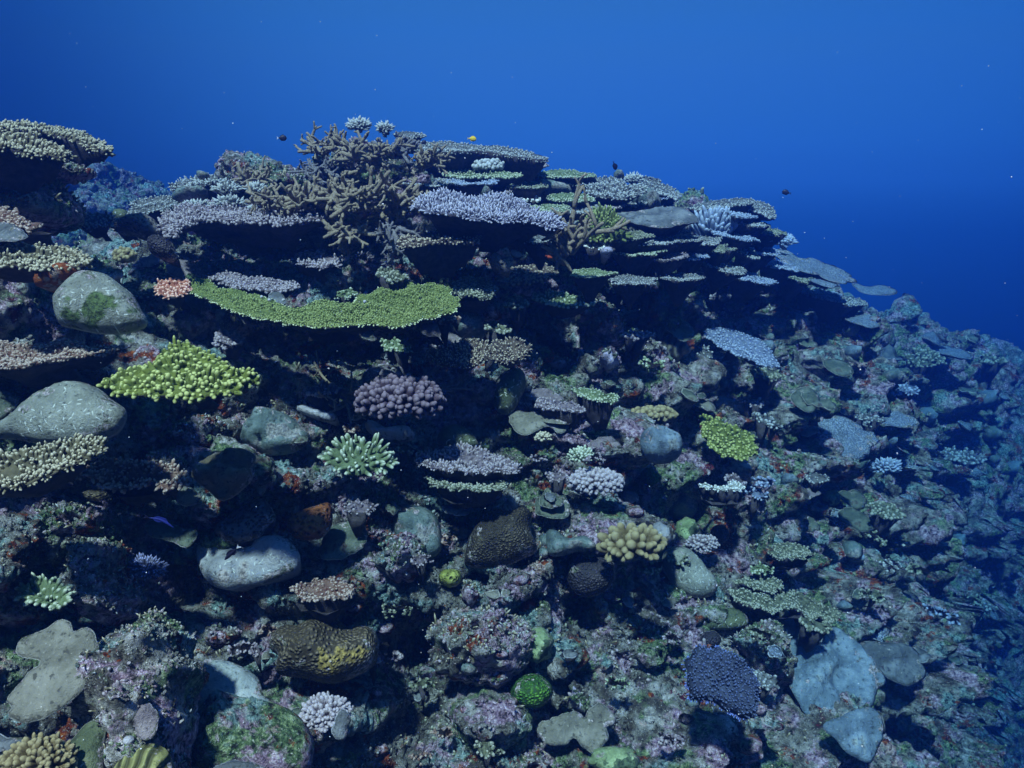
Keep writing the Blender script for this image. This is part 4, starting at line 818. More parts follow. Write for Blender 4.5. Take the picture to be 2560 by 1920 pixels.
MV('pale lumpy rock tongue left of the plum coral', [(735,1020),(760,1012),(800,1025),(838,1035),(842,1052),(815,1052),(770,1038)], MS_WHITE, dome=.04, wob=.03, wobs=.05, lift=.14)
CRUST('purple knobbly ledge below the olive dome', [(1068,1138),(1100,1122),(1160,1119),(1220,1133),(1280,1148),(1296,1170),(1240,1180),(1180,1177),(1110,1173),(1075,1160)], CR_L, lift=.14, fl=.016)
CRUST('pale and rust-marked ledge below the purple knobbly one', [(1064,1188),(1100,1178),(1150,1184),(1200,1198),(1262,1198),(1274,1214),(1222,1226),(1160,1224),(1100,1210),(1070,1200)], CR_O, lift=.14)
bushy('lavender knobbed coral cluster in the centre right', 1490, 1205, 72, 38, CR_L, count=170, fl=.03, fr=.009, up=.1, lift=.16)
bushy('tuft of green-tan fingers above the lavender knobbed cluster', 1452, 1138, 34, 24, A_GRNE, count=70, fl=.03, fr=.006, up=.4, lift=.12)
bushy('small tuft of tan fingers left of the green-tan tuft', 1357, 1092, 22, 14, A_TAN, count=40, fl=.025, fr=.006, up=.4, lift=.12)
PL('olive-grey wavy plate coral in the central hollow', [(1270,1038),(1300,1026),(1345,1034),(1400,1045),(1420,1056),(1416,1076),(1396,1082),(1372,1066),(1342,1074),(1312,1087),(1284,1072)], PL_GREY, n=(0,-.5,.85), lift=.16, wob=.02)
MV('dark green rough dome left of the olive-grey wavy plate', [(1232,1000),(1240,950),(1270,925),(1305,925),(1315,960),(1300,1000),(1275,1035),(1245,1030)], MS_OLIVE, dome=.1, wob=.02, lift=.05)
PL('mauve leafy plate above the olive-grey wavy plate', [(1310,985),(1345,972),(1390,980),(1410,995),(1385,1008),(1340,1006)], PL_MAUVE, lift=.12, wob=.03)
CRUST('pale ragged ledge casting a shadow on the wavy plate', [(1350,1010),(1380,1000),(1430,1002),(1448,1018),(1420,1026),(1370,1024)], CR_L, lift=.18)
TB('thin-rimmed table coral seen edge-on right of the wavy plate', [(1428,974),(1460,972),(1510,982),(1542,988),(1540,1004),(1500,1000),(1455,990)], A_GRNE, lift=.2, fl=.014, fr=.0045, gap=.012, belly=.1)
MV('smooth lavender rock lump above the central ledges', [(1343,926),(1372,900),(1408,902),(1420,918),(1402,930),(1370,932)], MS_LAVW, dome=.05, lift=.1, name='reef_rock', cat='rock')
MV('lavender-white knob on the pale central ridge', E(1523,905,20,26,-8), MS_LAVW, dome=.05, wob=.02, lift=.1, name='reef_rock', cat='rock')
MV('bright mottled ridge of pale rock in the centre right', [(1470,900),(1510,850),(1560,840),(1620,860),(1670,900),(1690,940),(1660,970),(1600,990),(1540,990),(1490,950)], ROCKL, dome=.16, wob=.07, wobs=.08, lift=.10, belly=.3, name='reef_rock', cat='rock')
MV('mottled rocky spur running up from the pale ridge', [(1470,770),(1500,760),(1540,800),(1560,850),(1530,880),(1480,850),(1455,810)], ROCKL, dome=.12, wob=.05, wobs=.07, lift=.08, belly=.2, name='reef_rock', cat='rock')
MV('tan coral with curling ridges at the edge of the pale ridge', E(1684,868,37,33), MS_WAVY, dome=.07, wob=.02, wobs=.04, lift=.12)
bushy('tan lobed coral above the lumpy blue-grey dome', 1635, 1035, 62, 22, FAT, count=70, fl=.035, fr=.013, up=.3, lift=.16)
MV('lumpy blue-grey dome coral in the centre right', [(1600,1110),(1610,1075),(1645,1062),(1680,1075),(1705,1100),(1700,1140),(1660,1160),(1620,1150)], MS_BLUE, dome=.12, wob=.04, wobs=.06, lift=.08)
MV('smooth blue-grey lobed coral above the bright yellow-green one', [(1745,1000),(1775,988),(1820,996),(1860,1006),(1868,1030),(1850,1046),(1800,1040),(1760,1030)], MS_BLUE, dome=.08, wob=.03, lift=.12)
TB('bright yellow-green table coral on the right slope', [(1749,1040),(1775,1040),(1800,1048),(1822,1060),(1852,1066),(1880,1086),(1887,1112),(1876,1138),(1842,1150),(1810,1138),(1780,1112),(1764,1086),(1754,1060)], A_YEL, n=(.25,-.55,1), lift=.2, fl=.018, fr=.007, gap=.016, jag=.012, belly=.05)
PL('smooth green-grey plate coral with pointed right end', [(1660,795),(1690,790),(1720,803),(1738,834),(1730,850),(1705,852),(1684,836),(1665,820)], PL_GREEN, lift=.25, n=(.1,-.6,.8))
TB('blue-grey table coral slanting right, mid slope', [(1758,828),(1790,814),(1830,822),(1870,838),(1910,858),(1938,884),(1932,915),(1890,906),(1840,886),(1800,868),(1770,850)], A_BLU, n=(.28,-.4,1), lift=.3, fl=.010, fr=.0055, gap=.017, jag=.01, wob=.02)
TB('pale small table coral left of the slanting blue-grey table', E(1748,880,30,15,15), A_GRY, lift=.2, fl=.02, fr=.006, gap=.017)
PL('large flat blue-lavender plate coral on the right slope', [(1985,1044),(2035,1040),(2089,1041),(2147,1058),(2162,1074),(2187,1083),(2198,1103),(2178,1122),(2162,1142),(2118,1160),(2075,1154),(2044,1138),(2028,1117),(2062,1108),(2070,1095),(2031,1083),(2006,1060)], PL_BLUE, n=(.2,-.45,.9), lift=.75, jag=.01, belly=.1, spacing=.02)
PL('flat blue plate coral behind the large blue-lavender one', [(2148,1042),(2200,1029),(2250,1029),(2290,1043),(2294,1060),(2240,1068),(2200,1062),(2160,1054)], PL_BLUE, n=(.15,-.3,.9), lift=.35, jag=.01, spacing=.025)
PL('smooth dark teal coral above the large blue-lavender plate', [(1974,992),(1995,970),(2025,966),(2046,985),(2048,1010),(2030,1032),(2004,1022),(1985,1006)], PL_GREEN, lift=.25, n=(.1,-.6,.8), spacing=.02)
# ---------------------------------------------------------------- right slope receding into blue
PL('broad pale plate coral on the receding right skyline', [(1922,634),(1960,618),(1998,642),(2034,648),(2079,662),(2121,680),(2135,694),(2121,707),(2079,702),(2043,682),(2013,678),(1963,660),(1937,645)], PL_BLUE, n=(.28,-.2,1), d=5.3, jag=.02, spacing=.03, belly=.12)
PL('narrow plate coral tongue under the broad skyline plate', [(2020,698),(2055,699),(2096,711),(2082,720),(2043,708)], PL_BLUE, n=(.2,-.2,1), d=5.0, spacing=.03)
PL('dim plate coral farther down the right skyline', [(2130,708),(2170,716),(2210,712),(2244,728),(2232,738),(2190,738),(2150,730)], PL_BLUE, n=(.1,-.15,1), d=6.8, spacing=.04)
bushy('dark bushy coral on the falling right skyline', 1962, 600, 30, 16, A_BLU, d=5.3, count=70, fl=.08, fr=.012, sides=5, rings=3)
TB('small table coral ledge below the tilted skyline table', E(1890,593,35,10,8), A_BLU, d=4.6, anchor=(1890,593), n=(.1,-.15,1), fl=.014, fr=.007, gap=.022)
TB('small pale table coral above the ledge on the right skyline', E(1868,571,24,10,15), A_BLU, d=4.4, anchor=(1868,571), n=(.2,-.2,1), fl=.014, fr=.007, gap=.022)
TB('finger table coral slanting down in the right blue slope', E(1862,626,36,10,25), A_GRY, d=4.2, anchor=(1862,626), n=(.35,-.2,1), fl=.016, fr=.007, gap=.02)
PL('flat blue plate coral in the receding slope, above the round dome', [(2118,792),(2160,785),(2195,794),(2204,808),(2190,819),(2150,813),(2125,801)], PL_BLUE, n=(.15,-.2,1), lift=.4, jag=.01, spacing=.03)
PL('teal leaf-shaped plate coral below the round blue dome', [(2056,902),(2090,897),(2120,908),(2135,930),(2115,941),(2085,934),(2063,917)], PL_GREEN, n=(.15,-.35,.9), lift=.35, spacing=.03)
MV('round blue dome coral in the receding slope', E(2133,878,21,17), MS_BLUE, dome=.12, lift=.2, spacing=.03)
PL('long blue plate coral near the far end of the reef', [(2322,864),(2370,865),(2412,876),(2432,890),(2415,897),(2370,887),(2335,879)], PL_BLUE, n=(.1,-.12,1), lift=.7, spacing=.06, thick=.03)
PL('upper one of two stacked smooth teal corals on the right slope', E(2135,1248,36,22,25), PL_GREEN, n=(.15,-.6,.8), lift=.3, spacing=.025)
PL('lower one of two stacked smooth teal corals on the right slope', [(2096,1278),(2128,1268),(2162,1284),(2190,1302),(2190,1321),(2160,1330),(2122,1316),(2100,1300)], PL_GREEN, n=(.15,-.6,.8), lift=.4, spacing=.025)
PL('rounded grey-teal plate coral left of the two stacked teal corals', E(2017,1310,34,18,25), PL_GREEN, n=(.1,-.6,.8), lift=.2)
PL('mauve cupped plate coral, larger of two on the right slope', E(2018,1234,31,15,-6), PL_MAUVE, n=(.1,-.5,.85), lift=.2, wob=.03)
PL('mauve cupped plate coral, smaller of two on the right slope', E(2040,1268,29,10,-4), PL_MAUVE, n=(.1,-.5,.85), lift=.2, wob=.03)
TB('little grey table coral above the mauve cupped plates', E(2042,1193,29,11,6), A_GRY, lift=.3, fl=.014, fr=.006, gap=.017)
MV('knobbly pale green knob beside the mauve cupped plates', E(2080,1245,22,20), MS_LGREEN, dome=.06, wob=.04, wobs=.04, lift=.15)
bushy('dark bushy coral right of the large blue-lavender plate', 2215, 1165, 42, 24, A_BLU, count=80, fl=.07, fr=.010, lift=.35, sides=5, rings=3)
PL('blue tongue-shaped plate on the far right slope', [(2250,1240),(2275,1235),(2290,1255),(2288,1275),(2268,1278),(2252,1260)], PL_BLUE, lift=.5, spacing=.03)
PL('pale ragged plate coral low on the right slope', [(2105,1355),(2130,1350),(2155,1365),(2158,1390),(2140,1400),(2115,1388),(2108,1372)], MS_TEAL, n=(.1,-.6,.8), lift=.3, spacing=.025)
# ---------------------------------------------------------------- lower left
MV('brown plate coral with wavy ridges hanging over dark water', [(480,1180),(520,1140),(562,1124),(612,1122),(641,1142),(628,1172),(632,1198),(590,1238),(552,1252),(522,1228),(492,1206)], MS_RIDGE, n=(.15,-.8,.6), dome=.09, wob=.05, wobs=.05, lift=.14)
CRUST('beige and rust knobbly ledge below the largest boulder', [(212,1186),(246,1156),(304,1148),(362,1154),(428,1163),(452,1196),(430,1216),(370,1206),(347,1212),(289,1217)], CR_R, lift=.18, n=(0,-.3,1), fl=.018)
MV('rust-stained ragged rock at the right end of the beige ledge', E(415,1185,42,48,20), ROCKL, dome=.07, wob=.05, wobs=.05, lift=.06, name='reef_rock', cat='rock')
PL('brown-green scalloped plate coral with a cleaner fish above it', [(366,1312),(405,1296),(451,1315),(491,1324),(478,1358),(462,1370),(434,1356),(405,1347),(371,1333)], PL_GREEN, lift=.16, n=(.1,-.65,.75), wob=.02)
MV('small brown mound coral above the moss-green rubble', E(245,1240,38,15,8), MS_BRN2, dome=.05, lift=.1)
MV('moss-green rubble rock on the lower left', E(190,1300,80,38), MS_ALGAE, dome=.07, wob=.05, wobs=.05, lift=.06, name='reef_rock', cat='rock')
PL('dark round plate coral above the scalloped plate', E(465,1240,34,26,20), PL_GREY, lift=.1)
MV('green-white mottled rubble between the dark plate and the heart-shaped boulder', E(520,1290,42,30,25), ROCKL, dome=.05, wob=.05, wobs=.04, lift=.08, name='reef_rock', cat='rock')
MV('pale heart-shaped boulder coral, smooth and grey', [(488,1378),(497,1352),(520,1336),(550,1339),(576,1360),(602,1367),(628,1360),(647,1343),(678,1336),(709,1343),(732,1360),(749,1389),(738,1418),(707,1438),(650,1458),(606,1465),(574,1475),(539,1468),(514,1448),(496,1412)], MS_PALE, n=(-.08,-.7,.72), dome=.06, wob=.035, wobs=.12, lift=.20, belly=.2, cat='boulder coral')
MV('dark honeycomb plate coral behind the heart-shaped boulder', [(534,1324),(579,1282),(646,1246),(676,1264),(688,1299),(660,1320),(646,1342),(608,1353),(577,1360)], MS_HONEYD, n=(-.1,-.7,.7), dome=.05, lift=.12)
MV('orange-brown coral full of dark pits', [(719,1300),(747,1278),(791,1264),(824,1257),(832,1290),(828,1318),(814,1338),(791,1350),(741,1347),(722,1324)], MS_ORANGE, n=(.1,-.75,.6), dome=.06, lift=.40, wob=.004)
PL('smooth moss-green coral right of the orange pitted one', [(798,1360),(820,1316),(868,1299),(905,1309),(922,1335),(912,1366),(885,1384),(850,1398),(806,1396)], PL_GREEN, lift=.12, wob=.02)
bushy('blue-violet tipped bushy coral on the lower left', 365, 1422, 52, 36, A_VIO, count=150, fl=.035, fr=.0042, up=.2, lift=.14, sides=5, rings=3)
TB('sage green finger coral clump near the left edge', [(62,1480),(85,1452),(120,1448),(150,1462),(166,1490),(155,1510),(115,1516),(80,1506)], A_GRNE, n=(0,-.35,1), lift=.14, fl=.026, fr=.0055, gap=.014, lean=.8)
MV('pinkish smooth rock at the left edge under the sage fingers', [(-30,1540),(10,1500),(50,1470),(70,1480),(90,1515),(125,1530),(100,1550),(40,1560),(-30,1570)], ROCKL, dome=.07, wob=.02, lift=.06, name='reef_rock', cat='rock')
MV('large lavender and green encrusted rock on the lower left', [(185,1410),(210,1370),(260,1362),(310,1375),(320,1430),(345,1500),(330,1550),(270,1560),(220,1520),(195,1470)], ROCKL, dome=.12, wob=.05, wobs=.07, lift=.08, name='reef_rock', cat='rock', belly=.2)
S2 = PL('large grey-olive lobed plate coral in the lower left corner', [(39,1616),(50,1596),(87,1582),(116,1567),(145,1550),(172,1556),(184,1580),(208,1569),(230,1576),(242,1599),(247,1618),(241,1645),(229,1659),(207,1680),(215,1690),(214,1708),(203,1728),(174,1754),(145,1779),(101,1800),(67,1809),(43,1801),(22,1786),(34,1772),(19,1750),(40,1721),(70,1682),(97,1662),(100,1650),(78,1644),(50,1636)], PL_GREY, n=(0,-.62,.78), d=1.62, wob=.012, wobs=.12, thick=.01, belly=.06, jag=.002)
MV('pink and green crusted rock pillar with rusty stains, lower left', [(262,1650),(300,1622),(340,1590),(385,1560),(402,1540),(418,1552),(432,1566),(462,1585),(482,1616),(486,1652),(510,1672),(514,1704),(492,1742),(490,1800),(482,1880),(470,1960),(300,1980),(240,1880),(232,1760)], ROCKL, n=(.1,-.72,.68), d=1.82, dome=.22, wob=.06, wobs=.09, belly=.3, spacing=.009, name='reef_rock', cat='rock')
PL('small lavender oval plate on the rusty rock pillar', [(330,1812),(340,1782),(355,1761),(376,1760),(393,1780),(397,1802),(386,1832),(362,1847),(340,1840)], PL_MAUVE, lift=.03, n=(0,-.7,.7), thick=.008, belly=.03)
MV('tiny pale dome left of the lavender oval plate', E(321,1851,15,13), MS_WHITE, lift=.02, dome=.015, belly=.03)
MV('yellow-green ridged coral at the bottom edge', [(272,1950),(300,1888),(340,1864),(376,1858),(412,1870),(428,1900),(430,1950),(420,1980),(280,1980)], MS_YRIDGE, d=1.56, n=(0,-.7,.7), dome=.05, wob=.006)
MV('grey-green smooth plate beside the tan coral in the bottom left corner', [(186,1840),(215,1806),(245,1798),(264,1806),(260,1850),(256,1890),(244,1960),(150,1960),(150,1890)], MS_OLIVE, d=1.56, n=(0,-.66,.75), dome=.03, lift=.1)
bushy('tan cauliflower coral in the bottom left corner', 100, 1900, 92, 62, FAT, d=1.50, count=170, fl=.03, fr=.0062, up=.3)
PL('dark grey plate under the lobed plate at the left edge', [(-50,1832),(0,1830),(42,1836),(66,1852),(60,1870),(28,1876),(-50,1872)], PL_SLATE, d=1.56)
MV('pale sand slope in the pocket between the rock pillar and the brown boulder', [(492,1660),(560,1650),(640,1690),(660,1740),(690,1760),(640,1790),(520,1800),(490,1760)], massive_material('coral_sand', (.26, .30, .30), (.42, .45, .44)), d=2.02, n=(0,-.45,.9), dome=.03, wob=.02, belly=.3, cat='sand patch', name='sand_patch')
MV('moss-green algae mound on the pale sand', [(500,1780),(560,1740),(640,1750),(720,1770),(770,1820),(785,1880),(740,1940),(520,1960),(490,1860)], MS_ALGAE, d=1.92, n=(0,-.55,.85), dome=.12, wob=.05, wobs=.06, belly=.3, name='algae_mound', cat='algae mound')
PL('smooth slate plate at the bottom edge in front of the algae mound', [(524,1940),(550,1908),(606,1898),(652,1908),(668,1950),(600,1980),(540,1980)], PL_SLATE, d=1.66)
MV('small green-speckled round rock in the dark above the sand', E(558,1592,36,25), ROCKL, dome=.05, wob=.02, lift=.12, name='reef_rock', cat='rock')
MV('brown lobed boulder coral with yellow pits over a dark cavern', [(672,1604),(685,1579),(710,1563),(746,1562),(789,1546),(833,1546),(874,1570),(905,1560),(936,1576),(948,1616),(936,1662),(892,1691),(833,1711),(760,1697),(702,1688),(686,1665),(698,1642),(678,1626)], MS_BRN2, n=(.05,-.75,.65), dome=.16, wob=.04, wobs=.12, lift=.22, belly=.3, cat='boulder coral')
bushy('lavender and tan knobbed clump at the mouth of the cavern', 815, 1782, 66, 48, CR_L, count=170, fl=.03, fr=.0065, up=.3, lift=.18)
PL('slate oval plate on the right of the knobbed clump', E(852,1812,20,38,12), PL_SLATE, d=1.78, n=(.2,-.8,.5), thick=.008)
CRUST('rust-edged rubble ledge right of the heart-shaped boulder', [(735,1470),(780,1440),(840,1440),(880,1455),(870,1480),(820,1490),(760,1490)], CR_R, lift=.14)
MV('pale green mottled rock face above the lobed boulder', E(1010,1400,60,60), ROCKL, dome=.1, wob=.05, wobs=.06, lift=.05, name='reef_rock', cat='rock', belly=.2)
MV('blue-grey smooth crust with holes left of the large brown dome', [(985,1290),(1000,1265),(1050,1265),(1090,1290),(1105,1340),(1100,1380),(1060,1400),(1010,1370),(985,1330)], MS_TEAL, dome=.06, wob=.02, lift=.10)
PL('small pale cupped plate above the large brown dome', E(1138,1275,35,17,5), PL_SLATE, lift=.15, wob=.02)
MV('large brown dome coral in the lower centre', [(1160,1400),(1172,1346),(1197,1299),(1231,1275),(1278,1280),(1304,1264),(1329,1285),(1326,1322),(1343,1366),(1338,1382),(1304,1400),(1260,1416),(1202,1421),(1168,1414)], MS_BRN, n=(0,-.75,.65), dome=.16, wob=.02, wobs=.15, lift=.16, belly=.2, cat='boulder coral')
MV('dark plum dome coral right of and below the large brown dome', [(1412,1412),(1432,1382),(1463,1374),(1494,1388),(1531,1403),(1538,1433),(1523,1470),(1486,1490),(1446,1488),(1420,1455)], MS_DARK, n=(0,-.8,.6), dome=.10, wob=.015, lift=.14, cat='boulder coral')
MV('green-grey smooth crust between the brown and plum domes', [(1366,1330),(1390,1325),(1420,1345),(1463,1339),(1492,1370),(1434,1382),(1399,1391),(1371,1384)], MS_TEAL, dome=.04, lift=.12)
PL('outer leaf of a grey-green rosette coral', E(1382,1262,46,38,10), PL_GREEN, lift=.14, wob=.02)
PL('middle leaf of a grey-green rosette coral', E(1378,1250,30,20,5), PL_GREEN, lift=.19, wob=.02)
PL('small inner pale leaf of a grey-green rosette coral', E(1374,1242,15,11), PL_SLATE, lift=.22, wob=.01)
bushy('tan coral with fat ribbed lobes beside the grey egg-shaped coral', 1582, 1362, 88, 56, FAT, count=48, fl=.075, fr=.0155, up=.2, lift=.22, flat=.8, cat='lobed coral', name='lobed_coral')
MV('egg-shaped smooth grey coral, tilted to the right', [(1654,1410),(1661,1380),(1679,1367),(1708,1367),(1739,1386),(1764,1418),(1788,1447),(1794,1470),(1783,1487),(1755,1495),(1720,1489),(1685,1463),(1666,1438)], MS_GREY, n=(.1,-.75,.65), dome=.10, wob=.004, lift=.2, belly=.15, cat='boulder coral')
MV('white-topped lump touching the upper end of the egg-shaped coral', E(1652,1336,24,34,-28), MS_PALE, dome=.07, lift=.2)
MV('bright green rounded coral left of the teal boulder', E(1628,1192,26,21,25), MS_GREEN, dome=.06, lift=.1)
MV('teal mottled boulder in the centre right', E(1702,1255,44,46), MS_TEAL, dome=.1, wob=.03, wobs=.06, lift=.08)
MV('pale green lump below the teal mottled boulder', E(1716,1326,30,32,15), MS_LGREEN, dome=.06, wob=.03, wobs=.05, lift=.08)
CRUST('white antler-like coral fragment over a dark hole', [(1752,1210),(1780,1212),(1815,1214),(1828,1204),(1846,1214),(1838,1222),(1800,1224),(1762,1220)], A_WHT, lift=.2, name='coral_fragment', cat='coral fragment')
MV('nearly black round coral beside the plum knobbed bush', E(1799,1335,25,24), MS_DARK, dome=.06, lift=.1)
bushy('plum and grey knobbed bush on the right slope', 1756, 1360, 42, 26, CR_L, count=90, fl=.025, fr=.007, up=.2, lift=.12)
CRUST('tan knobbly ridge slanting down to the right', [(1838,1466),(1880,1474),(1940,1482),(2000,1488),(2050,1503),(2094,1530),(2074,1550),(2010,1534),(1950,1524),(1890,1508),(1850,1488)], CR_O, n=(.3,-.35,1), lift=.2)
CRUST('olive knobbly ledge under the rounded grey-teal plate', [(1915,1372),(1950,1358),(2000,1362),(2020,1380),(1990,1394),(1940,1392)], CR_O, lift=.2)
CRUST('green knobbly ledge right of the egg-shaped coral', [(1850,1450),(1880,1440),(1930,1446),(1958,1462),(1930,1474),(1880,1468)], CR_O, lift=.15)
TB('dark blue finger dome coral with bright blue rim tips', [(1716,1746),(1718,1660),(1745,1625),(1788,1630),(1831,1652),(1876,1686),(1897,1716),(1900,1754),(1880,1798),(1846,1795),(1803,1766),(1759,1748)], A_NAVY, n=(.12,-.75,.7), d=2.2, anchor=(1810,1710), fl=.012, fr=.003, gap=.0078, mound=.05, lean=.5, rim=A_RIMB)
PL('large rumpled blue-grey sheet coral in the lower right', [(1912,1560),(1945,1546),(1966,1528),(1990,1548),(2020,1588),(2045,1615),(2076,1572),(2110,1580),(2150,1608),(2190,1658),(2218,1702),(2192,1732),(2180,1764),(2120,1782),(2050,1800),(2000,1764),(1962,1684),(1935,1620)], MS_BLUE, n=(.25,-.62,.78), lift=.22, wob=.07, wobs=.14, spacing=.014, belly=.2, thick=.03)
PL('lower blue-grey sheet coral with a bright rim in the lower right', [(2056,1812),(2110,1788),(2178,1770),(2208,1815),(2200,1862),(2176,1905),(2130,1890),(2090,1850)], MS_BLUE, n=(.2,-.7,.7), lift=.15, wob=.03, wobs=.12, spacing=.014, thick=.02)
PL('smooth slate sheet coral right of the rumpled blue-grey one', [(2150,1608),(2228,1606),(2282,1620),(2307,1660),(2314,1692),(2272,1712),(2222,1694),(2182,1652)], PL_SLATE, n=(.25,-.62,.78), lift=.25, wob=.03, spacing=.018)
MV('bright green ball coral with tiny bumps near the bottom', E(1328,1728,54,44,-8,lob=.03), MS_GHON, n=(0,-.8,.55), dome=.10, lift=.14, wob=.0)
PL('slate-olive lobed plate coral near the bottom, cracked in the middle', [(1345,1818),(1376,1793),(1414,1780),(1451,1781),(1463,1798),(1474,1773),(1502,1756),(1534,1781),(1537,1809),(1515,1818),(1526,1846),(1510,1870),(1486,1891),(1463,1876),(1450,1866),(1437,1844),(1422,1861),(1396,1865),(1360,1847)], PL_GREY, n=(0,-.65,.75), lift=.16, wob=.02, wobs=.06)
MV('smooth white-lavender finger of rock above the cracked plate', E(1452,1742,19,36,-22), MS_LAVW, dome=.04, lift=.14, wob=.01, name='reef_rock', cat='rock')
MV('speckled egg-shaped rock on the lower central ledge', E(1202,1590,29,25,10,lob=.03), MS_HONEY, dome=.06, lift=.12)
MV('white-lavender knob left of the speckled egg-shaped rock', E(1130,1573,18,19), MS_LAVW, dome=.05, lift=.12, name='reef_rock', cat='rock')
MV('mossy pale green boulder on the lower central ledge', E(1345,1612,38,46), MS_LGREEN, dome=.08, wob=.04, wobs=.05, lift=.1)
MV('rust-streaked rubble face of the lower central ledge', [(1075,1600),(1110,1545),(1200,1530),(1300,1545),(1330,1600),(1300,1680),(1240,1720),(1160,1710),(1100,1680)], rock_material('mixed_rock', 1.5), dome=.14, wob=.08, wobs=.07, lift=.04, belly=.3, name='reef_rock', cat='rock')
MV('yellow-green pitted knob coral left of the lower central hollow', E(1126,1445,30,24), MS_YHON, dome=.07, lift=.12)
MV('rough lavender knob right of the yellow-green pitted one', E(1170,1488,25,34,-10), ROCKL, dome=.06, wob=.02, lift=.12, name='reef_rock', cat='rock')
MV('dark red sponge patch in the shade below the large brown dome', E(1322,1512,26,26), SP_RED, dome=.015, wob=.02, lift=.02, rough=.012, cat='sponge', name='sponge')
MV('green tufted mound at the bottom right of the cracked plate', E(1535,1900,62,36), MS_LGREEN, dome=.07, wob=.04, wobs=.05, lift=.12)
MV('pale rubble knoll at the bottom centre', E(1310,1905,60,36), ROCKL, dome=.08, wob=.05, wobs=.05, lift=.1, name='reef_rock', cat='rock')
MV('green-topped dark boulder at the bottom right', E(1870,1860,34,28,10), MS_ALGAE, dome=.07, lift=.12, wob=.02)
MV('dark smooth round coral above the dark blue finger dome', E(1775,1600,26,26,40), MS_DARK, dome=.05, lift=.12)
MV('dull brown triangular coral on the lower right slope', [(1755,1568),(1800,1525),(1840,1520),(1870,1545),(1862,1568),(1800,1575)], MS_OLIVE, dome=.05, lift=.10)
MV('pale rocky shoulder above the dark blue finger dome', [(1830,1600),(1880,1570),(1935,1560),(1960,1620),(1950,1690),(1910,1700),(1870,1650)], ROCKL, dome=.08, wob=.05, wobs=.06, lift=.08, name='reef_rock', cat='rock')
print('colonies', round(time.time() - T0, 1))
# ================================================================== fish
def fish(label, u, v, length, mat, d, ang=0, face=1, tail=None, deep=.5, group=None, name='fish', bend=0.0, slim=False):
    """side-on fish: ang tilts it in the picture (degrees, head up positive), face 1 = head to the right"""
    L = length / FPX * d; o = ray(u, v) * d; r = root(name, tuple(o), label, 'fish', group)
    a = math.radians(ang); ax = np.array([math.cos(a) * face, 0.25, math.sin(a)]); ax /= np.linalg.norm(ax); up = np.array([-math.sin(a) * face, 0, math.cos(a)]); up = up - ax * (up @ ax); up /= np.linalg.norm(up); sd = np.cross(ax, up)
    n = 14; t = np.linspace(0, 1, n); hh = (np.sin(np.pi * np.clip(t, 0, 1) ** .8) ** .75 * (1 - .35 * t) + .05) * L * deep * .5; hh[0] = L * .02
    ww = hh * (.38 if not slim else .7); ang_ = np.linspace(0, 2 * np.pi, 12, endpoint=False)
    c = o + ax * ((0.42 - t * 0.8) * L)[:, None] + up * (bend * L * np.sin(t * 2.6))[:, None]
    V = (c[:, None] + up * (np.cos(ang_)[None, :, None] * hh[:, None, None]) + sd * (np.sin(ang_)[None, :, None] * ww[:, None, None])).reshape(-1, 3)
    Q_ = np.array([[i * 12 + k, i * 12 + (k + 1) % 12, (i + 1) * 12 + (k + 1) % 12, (i + 1) * 12 + k] for i in range(n - 1) for k in range(12)])
    T_ = np.array([[(k + 1) % 12, k, len(V)] for k in range(12)]); V = np.vstack([V, c[0] + ax * L * .02])
    part('body', V, (Q_, T_), mat, r)
    def fin(nm, P_, m_):
        P_ = np.array(P_); nn = sd * L * .008; k = len(P_); Vv = np.vstack([P_ + nn, P_ - nn]); F = [[0, i, i + 1] for i in range(1, k - 1)] + [[k, k + i + 1, k + i] for i in range(1, k - 1)] ; Qd = [[i, k + i, k + (i + 1) % k, (i + 1) % k] for i in range(k)]
        part(nm, Vv, (np.array(Qd), np.array(F)), m_, r, sm=False)
    e_ = c[-1]; fin('tail_fin', [e_ + ax * L * .03, e_ - ax * L * .16 + up * L * .15 * (deep + .4), e_ - ax * L * .10, e_ - ax * L * .16 - up * L * .15 * (deep + .4)], tail or mat)
    fin('dorsal_fin', [c[3] + up * hh[3] * .9, c[5] + up * (hh[5] + L * .07), c[9] + up * (hh[9] + L * .07), c[11] + up * hh[11] * .8], mat)
    fin('anal_fin', [c[6] - up * hh[6] * .9, c[8] - up * (hh[8] + L * .07), c[10] - up * (hh[10] + L * .05), c[11] - up * hh[11] * .8], mat)
    return r
def plain(name, c, rough=.5):
    m, n, l, b, tc = nodes(name); ns = _noise(n, l, tc.outputs['Object'], 120, 3); k = _ramp(n, l, ns.outputs[0], [(.3, tuple(x * .7 for x in c)), (.7, c)]); l.new(k.outputs[0], b.inputs['Base Color']); b.inputs['Roughness'].default_value = rough; return m
F_DK = plain('dark_fish_skin', (.012, .012, .03)); F_WH = plain('white_fin', (.7, .72, .75)); F_YE = plain('yellow_fish_skin', (.80, .55, .03)); F_OR = plain('orange_fish_skin', (.65, .12, .05)); F_BL = plain('blue_striped_skin', (.02, .03, .20))
fish('dark damselfish with a white tail in open water left of the mound', 706, 345, 25, F_DK, 2.6, 0, 1, F_WH, .62)
fish('small yellow fish hovering above the long thin table coral', 1181, 347, 24, F_YE, 2.9, -5, 1, None, .55)
fish('dark fish swimming nose up above the skyline corals', 1537, 415, 24, F_DK, 3.2, -68, 1, None, .5)
fish('dark oval fish alone in the open blue on the right', 1965, 481, 24, F_DK, 3.6, 12, -1, None, .55)
fish('tiny dark fish beside the mound summit', 1059, 356, 18, F_DK, 3.3, 10, 1, None, .6)
fish('small orange-red fish in the hollow beside the upright staghorn', 1373, 642, 20, F_OR, 2.7, -20, 1, None, .32)
